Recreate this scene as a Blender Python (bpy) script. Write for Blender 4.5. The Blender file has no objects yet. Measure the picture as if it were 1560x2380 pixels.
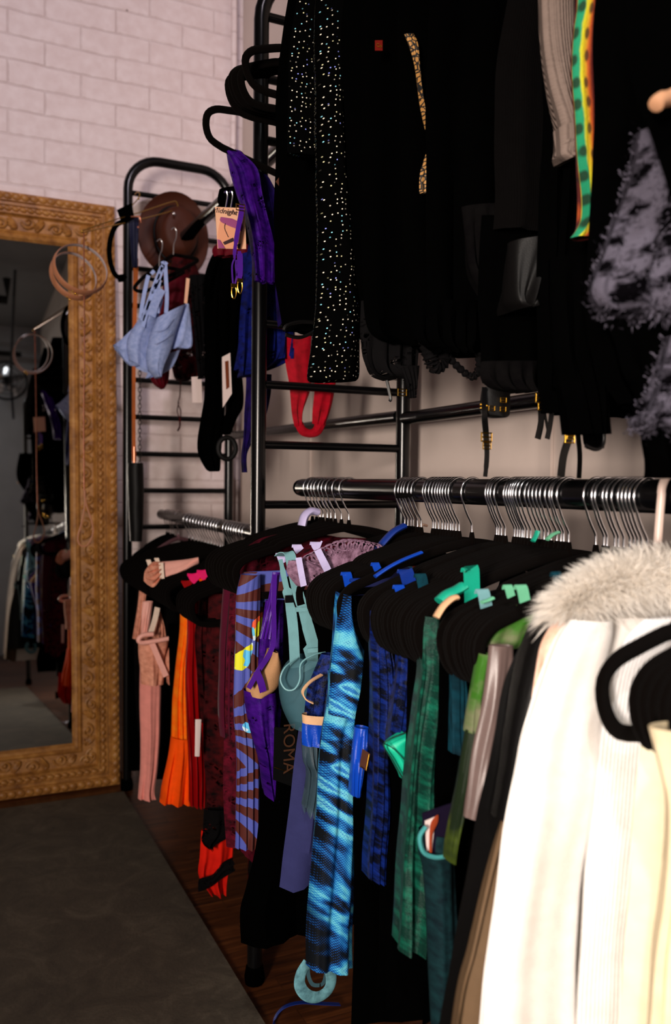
import bpy, math, random
from mathutils import Vector, Matrix, noise
random.seed(7)
PI = math.pi
C = bpy.context.scene.collection
SC = bpy.context.scene

# ---------------------------------------------------------------- camera
CAM = Vector((0, 0, 1.0))
YAW, PITCH, ROLL, F = math.radians(25.1), math.radians(-2.0), math.radians(0.6), 2000.0
fw = Vector((math.sin(YAW)*math.cos(PITCH), math.cos(YAW)*math.cos(PITCH), math.sin(PITCH)))
rt = fw.cross(Vector((0, 0, 1))).normalized()
up = rt.cross(fw)
rt2 = rt*math.cos(ROLL) + up*math.sin(ROLL)
up2 = up*math.cos(ROLL) - rt*math.sin(ROLL)
camd = bpy.data.cameras.new('camera')
cam = bpy.data.objects.new('camera', camd); C.objects.link(cam)
M = Matrix((rt2, up2, -fw)).transposed().to_4x4(); M.translation = CAM
cam.matrix_world = M
camd.sensor_fit = 'HORIZONTAL'; camd.sensor_width = 24.0; camd.lens = 24.0*F/1560
camd.clip_start = 0.02
camd.dof.use_dof = True; camd.dof.focus_distance = 1.25; camd.dof.aperture_fstop = 5.0
SC.camera = cam

# ---------------------------------------------------------------- light
SC.view_settings.view_transform = 'Standard'; SC.view_settings.look = 'None'
SC.view_settings.gamma = 1.0; SC.view_settings.exposure = 0.0
SC.view_settings.use_curve_mapping = False
w = bpy.data.worlds.new('world'); SC.world = w; w.use_nodes = True
w.node_tree.nodes['Background'].inputs[0].default_value = (0.7, 0.75, 1.0, 1)
w.node_tree.nodes['Background'].inputs[1].default_value = 0.0
def spot(name, loc, tgt, power, col, size_deg, blend, rad):
    d = bpy.data.lights.new(name, 'SPOT'); d.energy = power; d.color = col
    d.spot_size = math.radians(size_deg); d.spot_blend = blend; d.shadow_soft_size = rad
    o = bpy.data.objects.new(name, d); C.objects.link(o); o.location = loc
    o.rotation_euler = (Vector(tgt)-Vector(loc)).to_track_quat('-Z', 'Y').to_euler(); return o
def area(name, loc, tgt, power, col, sx, sy, spread=180):
    d = bpy.data.lights.new(name, 'AREA'); d.energy = power; d.color = col; d.shape = 'RECTANGLE'; d.size = sx; d.size_y = sy; d.spread = math.radians(spread)
    o = bpy.data.objects.new(name, d); C.objects.link(o); o.location = loc
    o.rotation_euler = (Vector(tgt)-Vector(loc)).to_track_quat('-Z', 'Y').to_euler(); return o
spot('ceiling_spot_on_brick', (0.0, 0.1, 3.1), (0.40, 2.95, 2.28), 116, (1.0, 0.88, 1.0), 56, 0.9, 0.06)
spot('ceiling_spot_on_white_clothes', (-0.35, -0.75, 2.9), (0.78, 0.50, 0.62), 135, (1.0, 0.94, 0.88), 34, 0.8, 0.07)
area('fill_behind_viewer', (-1.9, -2.6, 2.0), (0.5, 1.6, 1.0), 14, (1.0, 0.88, 0.76), 1.3, 1.2)  # weak warm fill added behind the viewer, no real window
area('narrow_doorway_light', (-1.35, -1.0, 1.15), (0.9, 1.35, 1.12), 21, (1.0, 0.87, 0.77), .30, .62, 80)

area('rear_fill_light', (-.9, -2.3, 3.18), (-.9, -2.6, 0), 16, (0.92, 0.95, 1.0), 1.2, .3)  # added fill, brightens the rear wall and fan in the mirror
# ---------------------------------------------------------------- projection of a picture point onto a plane of the room
def ray(px, py):
    return (rt2*((px-780)/F) + up2*(-(py-1190)/F) + fw)
def P(px, py, Y=None, X=None, Z=None):
    d = ray(px, py)
    if Y is not None: k = (Y-CAM.y)/d.y
    elif X is not None: k = (X-CAM.x)/d.x
    else: k = (Z-CAM.z)/d.z
    return CAM + d*k
def Yof(px, X):            # depth at which the vertical plane X is seen at column px
    return P(px, 1120, X=X).y

# ---------------------------------------------------------------- objects
def tag(o, label=None, cat=None, group=None, kind=None):
    if label: o['label'] = label
    if cat: o['category'] = cat
    if group: o['group'] = group
    if kind: o['kind'] = kind
    return o
def empty(name, loc=(0, 0, 0), label=None, cat=None, group=None):
    o = bpy.data.objects.new(name, None); C.objects.link(o); o.location = loc; o.empty_display_size = .05
    bpy.context.view_layer.update()
    return tag(o, label, cat, group)
def crs(pts, n):           # catmull-rom resample
    pts = [Vector(p) for p in pts]
    if len(pts) == 2: return [pts[0].lerp(pts[1], i/(n-1)) for i in range(n)]
    out = []; m = len(pts)-1
    for i in range(n):
        t = i/(n-1)*m; k = min(int(t), m-1); f = t-k
        p0 = pts[max(k-1, 0)]; p1 = pts[k]; p2 = pts[k+1]; p3 = pts[min(k+2, m)]
        out.append(.5*((2*p1)+(-p0+p2)*f+(2*p0-5*p1+4*p2-p3)*f*f+(-p0+3*p1-3*p2+p3)*f**3))
    return out
class MB:
    def __init__(s): s.v = []; s.f = []; s.uv = []; s.c = []
    def add(s, v, uv=(0, 0)): s.v.append(Vector(v)); s.uv.append(uv); return len(s.v)-1
    def tube(s, path, r, n=10, caps=True, closed=False, flat=None):
        """flat=(a,b): elliptical section, a along the in-plane normal, b across"""
        path = [Vector(p) for p in path]; L = len(path); rings = []; pn = None; acc = 0
        for i, p in enumerate(path):
            if closed: d = path[(i+1) % L]-path[i-1]
            else: d = path[min(i+1, L-1)]-path[max(i-1, 0)]
            if d.length < 1e-9: d = Vector((0, 0, 1))
            d.normalize()
            if pn is None:
                a = Vector((0, 1, 0)) if abs(d.y) < .9 else Vector((1, 0, 0))
                nn = (a-d*a.dot(d)).normalized()
            else:
                nn = pn-d*pn.dot(d); nn = nn.normalized() if nn.length > 1e-6 else Vector((0, 1, 0))
            pn = nn; b = d.cross(nn)
            rr = r[i] if isinstance(r, (list, tuple)) else r
            ra, rb = (rr, rr) if flat is None else (flat[0]*rr, flat[1]*rr)
            if i: acc += (p-path[i-1]).length
            rings.append([s.add(p+nn*ra*math.cos(2*PI*k/n)+b*rb*math.sin(2*PI*k/n), (k/n*2*PI*rr, acc)) for k in range(n)])
        for i in range(L if closed else L-1):
            A = rings[i]; B = rings[(i+1) % L]
            for k in range(n): s.f.append((A[k], A[(k+1) % n], B[(k+1) % n], B[k]))
        if caps and not closed: s.f.append(tuple(reversed(rings[0]))); s.f.append(tuple(rings[-1]))
        return s
    def loft(s, Lp, Rp, th=.03, N=40, Mm=14, amp=0., k=3., seed=0, pw=.8, hem=0., noi=.004, flatten=.5, sheet=False, cap=False):
        L = crs(Lp, N); R = crs(Rp, N); rings = []; acc = 0
        rnd = random.Random(seed); ph = rnd.uniform(0, 6); ph2 = rnd.uniform(0, 6)
        for i in range(N):
            a = L[i]; b = R[i]; t = i/(N-1)
            if i: acc += ((a+b)/2-(L[i-1]+R[i-1])/2).length
            ax = b-a; W = ax.length
            down = (L[min(i+1, N-1)]+R[min(i+1, N-1)]-L[max(i-1, 0)]-R[max(i-1, 0)])
            nn = down.cross(ax)
            nn = nn.normalized() if nn.length > 1e-9 else Vector((0, -1, 0))
            if down.length > 1e-9: dn = down.normalized()
            else: dn = Vector((0, 0, -1))
            thh = th(t) if callable(th) else th
            ring = []
            cols = [j/Mm for j in range(Mm+1)]
            seq = [(c, 1) for c in cols] + ([] if sheet else [(c, -1) for c in reversed(cols[1:-1])])
            for c, sd in seq:
                prof = 0 if sheet else sd*.5*thh*(max(math.sin(PI*c), 0)**flatten)
                rip = amp*(t**pw)*math.sin(2*PI*k*c+ph+1.3*math.sin(2.1*t+ph2))
                rip += .35*amp*(t**pw)*math.sin(2*PI*k*2.3*c+ph2+2*t)
                q = a+ax*c
                nz = noise.noise(q*14+Vector((seed*3.1, 0, 0)))*noi
                hz = hem*math.sin(2*PI*k*c+ph2)*(1 if i == N-1 else 0)
                ring.append(s.add(q+nn*(prof+rip+nz)+dn*hz, ((c if sd > 0 else 2-c)*W, acc)))
            rings.append(ring)
        n = len(rings[0])
        for i in range(N-1):
            for j in range(n-1 if sheet else n):
                s.f.append((rings[i][j], rings[i][(j+1) % n], rings[i+1][(j+1) % n], rings[i+1][j]))
        if cap and not sheet: s.f.append(tuple(reversed(rings[0]))); s.f.append(tuple(rings[-1]))
        return s
    def ribbon(s, path, wid, th=.0012, n=30, wv=None, tw=0.):
        """flat strap following path; wv = direction of its width"""
        p = crs(path, n); rings = []; acc = 0
        for i, q in enumerate(p):
            d = (p[min(i+1, n-1)]-p[max(i-1, 0)]).normalized()
            wvv = Vector(wv) if wv else Vector((1, 0, 0))
            wvv = (wvv-d*wvv.dot(d)); wvv = wvv.normalized() if wvv.length > 1e-4 else Vector((0, 1, 0))
            nn = d.cross(wvv)
            if tw: a = tw*i/(n-1); wvv, nn = wvv*math.cos(a)+nn*math.sin(a), nn*math.cos(a)-wvv*math.sin(a)
            ww = wid[min(int(i/(n-1)*(len(wid)-1)+.5), len(wid)-1)] if isinstance(wid, (list, tuple)) else wid
            if i: acc += (q-p[i-1]).length
            h = ww/2
            rings.append([s.add(q+wvv*x+nn*y, (x, acc)) for x, y in ((-h, -th/2), (h, -th/2), (h, th/2), (-h, th/2))])
        for i in range(n-1):
            for j in range(4): s.f.append((rings[i][j], rings[i][(j+1) % 4], rings[i+1][(j+1) % 4], rings[i+1][j]))
        s.f.append(tuple(reversed(rings[0]))); s.f.append(tuple(rings[-1])); return s
    def box(s, c, d, rot=None):
        c = Vector(c); ids = []
        for x in (-1, 1):
            for y in (-1, 1):
                for z in (-1, 1):
                    q = Vector((x*d[0]/2, y*d[1]/2, z*d[2]/2))
                    if rot is not None: q = rot @ q
                    ids.append(s.add(c+q, (x*d[0]/2+y*d[1]/2, z*d[2]/2)))
        for f in ((0, 1, 3, 2), (4, 6, 7, 5), (0, 4, 5, 1), (2, 3, 7, 6), (0, 2, 6, 4), (1, 5, 7, 3)): s.f.append(tuple(ids[i] for i in f))
        return s
    def ball(s, c, r, rot=None, nu=10, nv=6):
        c = Vector(c); r = (r, r, r) if not isinstance(r, (tuple, list)) else r
        def pt(u, v_):
            q = Vector((r[0]*math.cos(u)*math.sin(v_), r[1]*math.sin(u)*math.sin(v_), r[2]*math.cos(v_)))
            return c+(rot @ q if rot is not None else q)
        top = s.add(pt(0, 0)); bot = s.add(pt(0, PI)); rg = []
        for j in range(1, nv): rg.append([s.add(pt(2*PI*i/nu, PI*j/nv)) for i in range(nu)])
        for i in range(nu):
            s.f.append((top, rg[0][i], rg[0][(i+1) % nu])); s.f.append((bot, rg[-1][(i+1) % nu], rg[-1][i]))
            for j in range(len(rg)-1): s.f.append((rg[j][i], rg[j+1][i], rg[j+1][(i+1) % nu], rg[j][(i+1) % nu]))
        return s
    def plate(s, quad, th=.0015, nrm=None):
        """flat card from four corners with thickness"""
        q = [Vector(p) for p in quad]; nn = nrm or (q[1]-q[0]).cross(q[3]-q[0]).normalized()
        uv = [(0, 0), (1, 0), (1, 1), (0, 1)]
        a = [s.add(q[i]+nn*th/2, uv[i]) for i in range(4)]; b = [s.add(q[i]-nn*th/2, uv[i]) for i in range(4)]
        s.f.append(tuple(a)); s.f.append(tuple(reversed(b)))
        for i in range(4): s.f.append((a[i], b[i], b[(i+1) % 4], a[(i+1) % 4]))
        return s
    def build(s, name, mat, parent=None, label=None, smooth=True, loc=None):
        me = bpy.data.meshes.new(name)
        off = Vector((0, 0, 0))
        if parent is not None: off = parent.matrix_world.translation.copy()
        elif loc is not None: off = Vector(loc)
        elif s.v and abs(sum((v.x for v in s.v)))+1 > 0:
            mn = Vector((min(v.x for v in s.v), min(v.y for v in s.v), min(v.z for v in s.v)))
            mx = Vector((max(v.x for v in s.v), max(v.y for v in s.v), max(v.z for v in s.v)))
            off = Vector(((mn.x+mx.x)/2, (mn.y+mx.y)/2, mn.z))
        me.from_pydata([v-off for v in s.v], [], s.f)
        ul = me.uv_layers.new(name='UVMap')
        for lp in me.loops: ul.data[lp.index].uv = s.uv[lp.vertex_index]
        if smooth:
            me.shade_smooth(); me.set_sharp_from_angle(angle=math.radians(55))
        me.materials.append(mat); me.update()
        o = bpy.data.objects.new(name, me); C.objects.link(o)
        if parent is not None: o.parent = parent
        else: o.location = off
        bpy.context.view_layer.update()
        if label: o['label'] = label
        return o
def copy_tree(o, parent=None):
    c = o.copy(); C.objects.link(c); c.parent = parent
    for ch in o.children: copy_tree(ch, c)
    return c

# ---------------------------------------------------------------- materials
def lin(c):
    if isinstance(c, str): c = [int(c[i:i+2], 16) for i in (0, 2, 4)]
    return tuple(((x/255)/12.92 if x/255 <= .04045 else ((x/255+.055)/1.055)**2.4) for x in c)+(1,)
def nt(name):
    m = bpy.data.materials.new(name); m.use_nodes = True
    t = m.node_tree; b = t.nodes['Principled BSDF']; return m, t, b
def N(t, kind, **kw):
    n = t.nodes.new(kind)
    for k, v in kw.items():
        if k in n.inputs: n.inputs[k].default_value = v
        else: setattr(n, k, v)
    return n
def ramp(t, stops, mode='LINEAR'):
    r = t.nodes.new('ShaderNodeValToRGB'); r.color_ramp.interpolation = mode
    e = r.color_ramp.elements
    while len(e) < len(stops): e.new(.5)
    for i, (p, c) in enumerate(stops): e[i].position = p; e[i].color = c if len(c) == 4 else lin(c)
    return r
def simple(name, col, rough=.6, metal=0., spec=.5, sheen=0., coat=0.):
    m, t, b = nt(name); b.inputs['Base Color'].default_value = lin(col); b.inputs['Roughness'].default_value = rough
    b.inputs['Metallic'].default_value = metal; b.inputs['Specular IOR Level'].default_value = spec
    b.inputs['Sheen Weight'].default_value = sheen; b.inputs['Coat Weight'].default_value = coat
    return m
def cloth(name, col, col2=None, scale=40., rough=.8, bump=.3, sheen=.0, spec=.1, rib=0., lace=0., lscale=90., trans=0., weave=True, mix=(.35, .65)):
    """woven or knitted cloth; col2 = a second colour of the pattern; rib = ribs per metre; lace = share of open holes"""
    m, t, b = nt(name); ln = t.links
    uv = N(t, 'ShaderNodeTexCoord')
    n1 = N(t, 'ShaderNodeTexNoise', Scale=scale, Detail=4.0, Roughness=.6); ln.new(uv.outputs['UV'], n1.inputs['Vector'])
    if col2:
        r = ramp(t, [(mix[0], lin(col)), (mix[1], lin(col2))]); ln.new(n1.outputs['Fac'], r.inputs[0]); ln.new(r.outputs[0], b.inputs['Base Color'])
    else:
        h = N(t, 'ShaderNodeMixRGB', blend_type='MULTIPLY', Fac=.35); h.inputs[1].default_value = lin(col)
        r = ramp(t, [(.3, (.55, .55, .55, 1)), (.7, (1, 1, 1, 1))]); ln.new(n1.outputs['Fac'], r.inputs[0]); ln.new(r.outputs[0], h.inputs[2]); ln.new(h.outputs[0], b.inputs['Base Color'])
    b.inputs['Roughness'].default_value = rough; b.inputs['Specular IOR Level'].default_value = spec
    b.inputs['Sheen Weight'].default_value = sheen
    n2 = N(t, 'ShaderNodeTexNoise', Scale=900.0 if not rib else 300., Detail=2.0); ln.new(uv.outputs['UV'], n2.inputs['Vector'])
    hsrc = n2.outputs['Fac']
    if rib:
        w_ = N(t, 'ShaderNodeTexWave', wave_type='BANDS', bands_direction='X', Scale=rib*.314, Distortion=.4); ln.new(uv.outputs['UV'], w_.inputs['Vector'])
        ad = N(t, 'ShaderNodeMath', operation='ADD'); ln.new(w_.outputs['Fac'], ad.inputs[0]); ln.new(n2.outputs['Fac'], ad.inputs[1]); hsrc = ad.outputs[0]
    bp = N(t, 'ShaderNodeBump', Strength=bump, Distance=.0015); ln.new(hsrc, bp.inputs['Height']); ln.new(bp.outputs[0], b.inputs['Normal'])
    out = t.nodes['Material Output']
    if lace or trans:
        tr = N(t, 'ShaderNodeBsdfTransparent'); mx = N(t, 'ShaderNodeMixShader')
        if lace:
            v = N(t, 'ShaderNodeTexVoronoi', feature='DISTANCE_TO_EDGE', Scale=lscale); ln.new(uv.outputs['UV'], v.inputs['Vector'])
            nn = N(t, 'ShaderNodeTexNoise', Scale=lscale*.22, Detail=3.0); ln.new(uv.outputs['UV'], nn.inputs['Vector'])
            r1 = ramp(t, [(.10, (1, 1, 1, 1)), (.16, (0, 0, 0, 1))]); ln.new(v.outputs['Distance'], r1.inputs[0])
            r2 = ramp(t, [(1-lace-.04, (1, 1, 1, 1)), (1-lace, (0, 0, 0, 1))]); r2.color_ramp.elements[0].position = max(.0, .62-lace*.3); r2.color_ramp.elements[1].position = max(.02, .66-lace*.3)
            ln.new(nn.outputs['Fac'], r2.inputs[0])
            inv = N(t, 'ShaderNodeMath', operation='MAXIMUM'); ln.new(r1.outputs[0], inv.inputs[0]); ln.new(r2.outputs[0], inv.inputs[1])
            ln.new(inv.outputs[0], mx.inputs[0])
        else: mx.inputs[0].default_value = 1-trans
        ln.new(tr.outputs[0], mx.inputs[1]); ln.new(b.outputs[0], mx.inputs[2]); ln.new(mx.outputs[0], out.inputs[0])
    return m
MT = {}
MT['black_metal'] = simple('black_enamelled_steel', (5, 5, 6), .24, 0, .35, coat=.0)
MT['chrome'] = simple('chrome_wire', (235, 235, 240), .2, 1.)
MT['gold'] = simple('gold_metal', (215, 165, 60), .25, 1.)
MT['gold_wire'] = simple('brass_wire', (170, 135, 60), .35, 1.)
MT['rose'] = simple('rose_gold_metal', (220, 140, 110), .28, 1.)
MT['velvet'] = cloth('black_velvet_flocking', (9, 6, 5), rough=1., sheen=.01, bump=.5, spec=.02)
MT['black'] = cloth('black_cloth', (2, 2, 2), rough=1., sheen=.0, spec=.0)
MT['charcoal'] = cloth('charcoal_jersey', (7, 6, 6), rough=1., sheen=.0, spec=.02, rib=400)
MT['black_lace'] = cloth('black_lace', (6, 5, 6), rough=.9, sheen=0, lace=.35, lscale=130, spec=.08)
MT['black_satin'] = cloth('black_satin', (6, 6, 7), rough=.35, spec=.4, bump=.05, sheen=0)
MT['leather'] = cloth('black_leather', (5, 4, 4), rough=.5, spec=.2, bump=.25, sheen=0, scale=60)

# ================================================================ the room
XW, YW, ZC = 0.985, 2.95, 3.25
def wallmat():
    m, t, b = nt('painted_brick'); ln = t.links
    tc = N(t, 'ShaderNodeTexCoord'); sp = N(t, 'ShaderNodeSeparateXYZ'); cb = N(t, 'ShaderNodeCombineXYZ')
    nz = N(t, 'ShaderNodeTexNoise', Scale=3.0, Detail=3.0); nz2 = N(t, 'ShaderNodeTexNoise', Scale=34.0, Detail=5.0)
    ln.new(tc.outputs['Object'], sp.inputs[0]); ln.new(tc.outputs['Object'], nz.inputs['Vector']); ln.new(tc.outputs['Object'], nz2.inputs['Vector'])
    def warp(src, noise_out, amt, dst):
        a = N(t, 'ShaderNodeMath', operation='MULTIPLY_ADD'); a.inputs[1].default_value = amt
        ln.new(noise_out, a.inputs[0]); ln.new(src, a.inputs[2]); ln.new(a.outputs[0], dst)
    warp(sp.outputs['X'], nz2.outputs['Fac'], .006, cb.inputs[0])
    zz = N(t, 'ShaderNodeMath', operation='MULTIPLY_ADD'); zz.inputs[1].default_value = .02; ln.new(nz.outputs['Fac'], zz.inputs[0]); ln.new(sp.outputs['Z'], zz.inputs[2])
    warp(zz.outputs[0], nz2.outputs['Fac'], .009, cb.inputs[1])
    br = N(t, 'ShaderNodeTexBrick', Scale=1.0); br.inputs['Brick Width'].default_value = .225; br.inputs['Row Height'].default_value = .078
    br.inputs['Mortar Size'].default_value = .0045; br.inputs['Mortar Smooth'].default_value = .8; br.inputs['Bias'].default_value = 0
    ln.new(cb.outputs[0], br.inputs['Vector'])
    pt = ramp(t, [(.35, (222, 203, 200)), (.7, (232, 216, 214))]); ln.new(nz2.outputs['Fac'], pt.inputs[0])
    mx = N(t, 'ShaderNodeMixRGB', blend_type='MULTIPLY'); mx.inputs[2].default_value = (.80, .76, .74, 1)
    n3 = N(t, 'ShaderNodeTexNoise', Scale=5.0, Detail=6.0, Roughness=.7); ln.new(tc.outputs['Object'], n3.inputs['Vector'])
    r3 = ramp(t, [(.4, (.08, .08, .08, 1)), (.68, (1, 1, 1, 1))]); ln.new(n3.outputs['Fac'], r3.inputs[0])
    mm = N(t, 'ShaderNodeMath', operation='MULTIPLY'); ln.new(br.outputs['Fac'], mm.inputs[0]); ln.new(r3.outputs[0], mm.inputs[1])
    ln.new(mm.outputs[0], mx.inputs[0]); ln.new(pt.outputs[0], mx.inputs[1])
    # small chips
    vo = N(t, 'ShaderNodeTexVoronoi', Scale=7.0); ln.new(tc.outputs['Object'], vo.inputs['Vector'])
    rc = ramp(t, [(.022, (.35, .3, .28, 1)), (.034, (1, 1, 1, 1))]); ln.new(vo.outputs['Distance'], rc.inputs[0])
    m2 = N(t, 'ShaderNodeMixRGB', blend_type='MULTIPLY', Fac=1.0); ln.new(mx.outputs[0], m2.inputs[1]); ln.new(rc.outputs[0], m2.inputs[2])
    ln.new(m2.outputs[0], b.inputs['Base Color']); b.inputs['Roughness'].default_value = .55
    inv = N(t, 'ShaderNodeMath', operation='MULTIPLY_ADD'); inv.inputs[1].default_value = -1.; ln.new(br.outputs['Fac'], inv.inputs[0]); 
    sc_ = N(t, 'ShaderNodeMath', operation='MULTIPLY'); sc_.inputs[1].default_value = .5; ln.new(nz2.outputs['Fac'], sc_.inputs[0]); ln.new(sc_.outputs[0], inv.inputs[2])
    bp = N(t, 'ShaderNodeBump', Strength=.5, Distance=.005); ln.new(inv.outputs[0], bp.inputs['Height']); ln.new(bp.outputs[0], b.inputs['Normal'])
    return m
def plaster(name, col, sc=6.):
    m, t, b = nt(name); ln = t.links
    tc = N(t, 'ShaderNodeTexCoord'); n1 = N(t, 'ShaderNodeTexNoise', Scale=sc, Detail=6.0); ln.new(tc.outputs['Object'], n1.inputs['Vector'])
    c = lin(col); r = ramp(t, [(.3, tuple(x*.9 for x in c[:3])+(1,)), (.7, c)]); ln.new(n1.outputs['Fac'], r.inputs[0]); ln.new(r.outputs[0], b.inputs['Base Color'])
    b.inputs['Roughness'].default_value = .6
    n2 = N(t, 'ShaderNodeTexNoise', Scale=120.0, Detail=3.0); ln.new(tc.outputs['Object'], n2.inputs['Vector'])
    bp = N(t, 'ShaderNodeBump', Strength=.15, Distance=.002); ln.new(n2.outputs['Fac'], bp.inputs['Height']); ln.new(bp.outputs[0], b.inputs['Normal'])
    return m
def woodfloor():
    m, t, b = nt('oak_strip_floor'); ln = t.links
    tc = N(t, 'ShaderNodeTexCoord')
    br = N(t, 'ShaderNodeTexBrick', Scale=1.0); br.inputs['Brick Width'].default_value = .62; br.inputs['Row Height'].default_value = .057
    br.inputs['Mortar Size'].default_value = .0011; br.inputs['Mortar Smooth'].default_value = .1; br.offset = .37
    br.inputs['Color1'].default_value = (.30, .3, .3, 1); br.inputs['Color2'].default_value = (1, 1, 1, 1); br.inputs['Mortar'].default_value = (.1, .1, .1, 1)
    ln.new(tc.outputs['Object'], br.inputs['Vector'])
    mp = N(t, 'ShaderNodeMapping'); mp.inputs['Scale'].default_value = (1.6, 22, 1); ln.new(tc.outputs['Object'], mp.inputs[0])
    ad = N(t, 'ShaderNodeVectorMath', operation='ADD'); ln.new(mp.outputs[0], ad.inputs[0]); ln.new(br.outputs['Color'], ad.inputs[1])
    n1 = N(t, 'ShaderNodeTexNoise', Scale=3.2, Detail=7.0, Roughness=.65, Distortion=.6); ln.new(ad.outputs[0], n1.inputs['Vector'])
    r = ramp(t, [(.28, (34, 15, 7)), (.5, (88, 46, 20)), (.72, (122, 70, 34))]); ln.new(n1.outputs['Fac'], r.inputs[0])
    mx = N(t, 'ShaderNodeMixRGB', blend_type='MULTIPLY', Fac=.55); ln.new(r.outputs[0], mx.inputs[1]); ln.new(br.outputs['Color'], mx.inputs[2])
    ln.new(mx.outputs[0], b.inputs['Base Color']); b.inputs['Roughness'].default_value = .42
    bp = N(t, 'ShaderNodeBump', Strength=.3, Distance=.001); ln.new(br.outputs['Fac'], bp.inputs['Height']); bp.invert = True; ln.new(bp.outputs[0], b.inputs['Normal'])
    return m
def rugmat():
    m, t, b = nt('grey_flecked_mat'); ln = t.links
    tc = N(t, 'ShaderNodeTexCoord'); n1 = N(t, 'ShaderNodeTexNoise', Scale=9.0, Detail=8.0, Roughness=.75, Distortion=1.2); ln.new(tc.outputs['Object'], n1.inputs['Vector'])
    r = ramp(t, [(.3, (56, 48, 39)), (.52, (74, 65, 53)), (.72, (96, 86, 72))]); ln.new(n1.outputs['Fac'], r.inputs[0])
    v = N(t, 'ShaderNodeTexVoronoi', Scale=9.0); ln.new(tc.outputs['Object'], v.inputs['Vector'])
    rc = ramp(t, [(.02, (.25, .22, .2, 1)), (.035, (1, 1, 1, 1))]); ln.new(v.outputs['Distance'], rc.inputs[0])
    mx = N(t, 'ShaderNodeMixRGB', blend_type='MULTIPLY', Fac=1.0); ln.new(r.outputs[0], mx.inputs[1]); ln.new(rc.outputs[0], mx.inputs[2])
    ln.new(mx.outputs[0], b.inputs['Base Color']); b.inputs['Roughness'].default_value = .8
    n2 = N(t, 'ShaderNodeTexNoise', Scale=160.0, Detail=4.0); ln.new(tc.outputs['Object'], n2.inputs['Vector'])
    bp = N(t, 'ShaderNodeBump', Strength=.4, Distance=.002); ln.new(n2.outputs['Fac'], bp.inputs['Height']); ln.new(bp.outputs[0], b.inputs['Normal'])
    return m
brick = wallmat(); dry = plaster('painted_drywall', (214, 197, 188)); dark = plaster('grey_painted_wall', (176, 176, 180)); ceil = plaster('grey_ceiling', (150, 150, 152))
def st(name, c, d, mat, kind='structure'):
    o = MB().box(c, d).build(name, mat, smooth=False, loc=(0, 0, 0)); tag(o, kind=kind); return o
st('floor', (-.9, -.1, -.05), (4.2, 6.6, .1), woodfloor())
st('wall_back', (-.9, YW+.06, ZC/2), (4.2, .12, ZC), brick)
st('wall_right', (XW+.06, -.1, ZC/2), (.12, 6.0, ZC), dry)
st('wall_left', (-2.96, -.1, ZC/2), (.12, 6.0, ZC), dark)
st('wall_rear', (-.9, -3.26, ZC/2), (4.2, .12, ZC), dark)
st('ceiling', (-.9, -.1, ZC+.05), (4.2, 6.6, .1), ceil)
tr = MB().tube([(XW-.028, YW-.03, 3.2), (XW-.026, YW-.032, 2.45), (XW-.03, YW-.03, 1.9), (XW-.027, YW-.028, .02)], .011, 10).build('trim_1', brick, loc=(0, 0, 0)); tag(tr, kind='structure')
st('trim_2', (XW-.004, 2.28, 1.6), (.006, .03, 3.1), dry)
st('trim_3', (XW-.004, 1.22, 1.6), (.006, .03, 3.1), dry)
# the mat
RUGX = .545
rg = MB().box((RUGX-1.0, 1.26, .005), (2.0, 2.94, .01)).build('floor_mat', rugmat(), smooth=False)
tag(rg, 'large grey mottled floor mat covering the wooden floor in front of the mirror', 'mat')

# ---------------------------------------------------------------- garment racks
bm_ = MT['black_metal']
def ladder(parent, y, x0=.577, x1=.9, top=2.05, zs=None, r=.0150):
    rad = .10
    path = [(x0, y, .03), (x0, y, top-rad)]
    path += [(x0+rad-rad*math.cos(a), y, top-rad+rad*math.sin(a)) for a in [PI/2*i/8 for i in range(1, 9)]]
    path += [(x1-rad+rad*math.sin(a), y, top-rad+rad*math.cos(a)) for a in [PI/2*i/8 for i in range(0, 9)]]
    path += [(x1, y, .03)]
    MB().tube(path, r, 14).build('side_frame', bm_, parent)
    for x in (x0, x1):
        MB().tube([(x, y, 0), (x, y, .012), (x, y, .035)], [.019, .021, .017], 12).build('foot', MT['black'], parent)
    for z in zs:
        MB().tube([(x0, y, z), (x1, y, z)], .0085, 10).build('rung', bm_, parent)
XR = .66; ZR = .988; ZU = 1.81
zs = [.261+.1175*k for k in range(0, 15)]
rackB = empty('garment_rack', (.74, 1.59, 0), 'black steel double rail clothes rack standing nearest, with laddered side frame', 'clothes rack')
ladder(rackB, 1.59, zs=[z-.012 for z in zs], top=1.985); ladder(rackB, -.42, zs=zs, top=1.985)
MB().tube([(XR, -.40, ZR+.002), (XR, 1.56, ZR)], .0175, 18).build('lower_rail', bm_, rackB)
MB().tube([(XR, 1.555, ZR), (XR, 1.575, ZR)], .0158, 18).build('rail_cap', MT['black'], rackB)
MB().tube([(XR, -.40, ZU), (XR, 1.56, ZU)], .0165, 18).build('upper_rail', bm_, rackB)
MB().tube([(.90, -.40, 1.145), (.90, 1.58, 1.135)], .0135, 14).build('back_rail', bm_, rackB)
rackS = empty('garment_rack', (.74, 2.77, 0), 'black steel clothes rack in the corner beside the gilt mirror', 'clothes rack')
ladder(rackS, 2.77, zs=zs, x0=.563, top=2.016)
XS = .70; ZS = .885
MB().tube([(XS, 1.66, ZS-.014), (XS, 2.88, ZS)], .0165, 16).build('lower_rail', bm_, rackS)
MB().tube([(XS, 2.86, ZS), (XS, 2.885, ZS)], .015, 16).build('rail_cap', MT['black'], rackS)
MB().tube([(.90, 1.61, 1.14), (.90, 2.76, 1.15)], .0135, 14).build('back_rail', bm_, rackS)
MB().tube([(.70, 1.66, 1.735), (.70, 2.70, 1.745)], .0165, 14).build('upper_rail', bm_, rackS)

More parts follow.
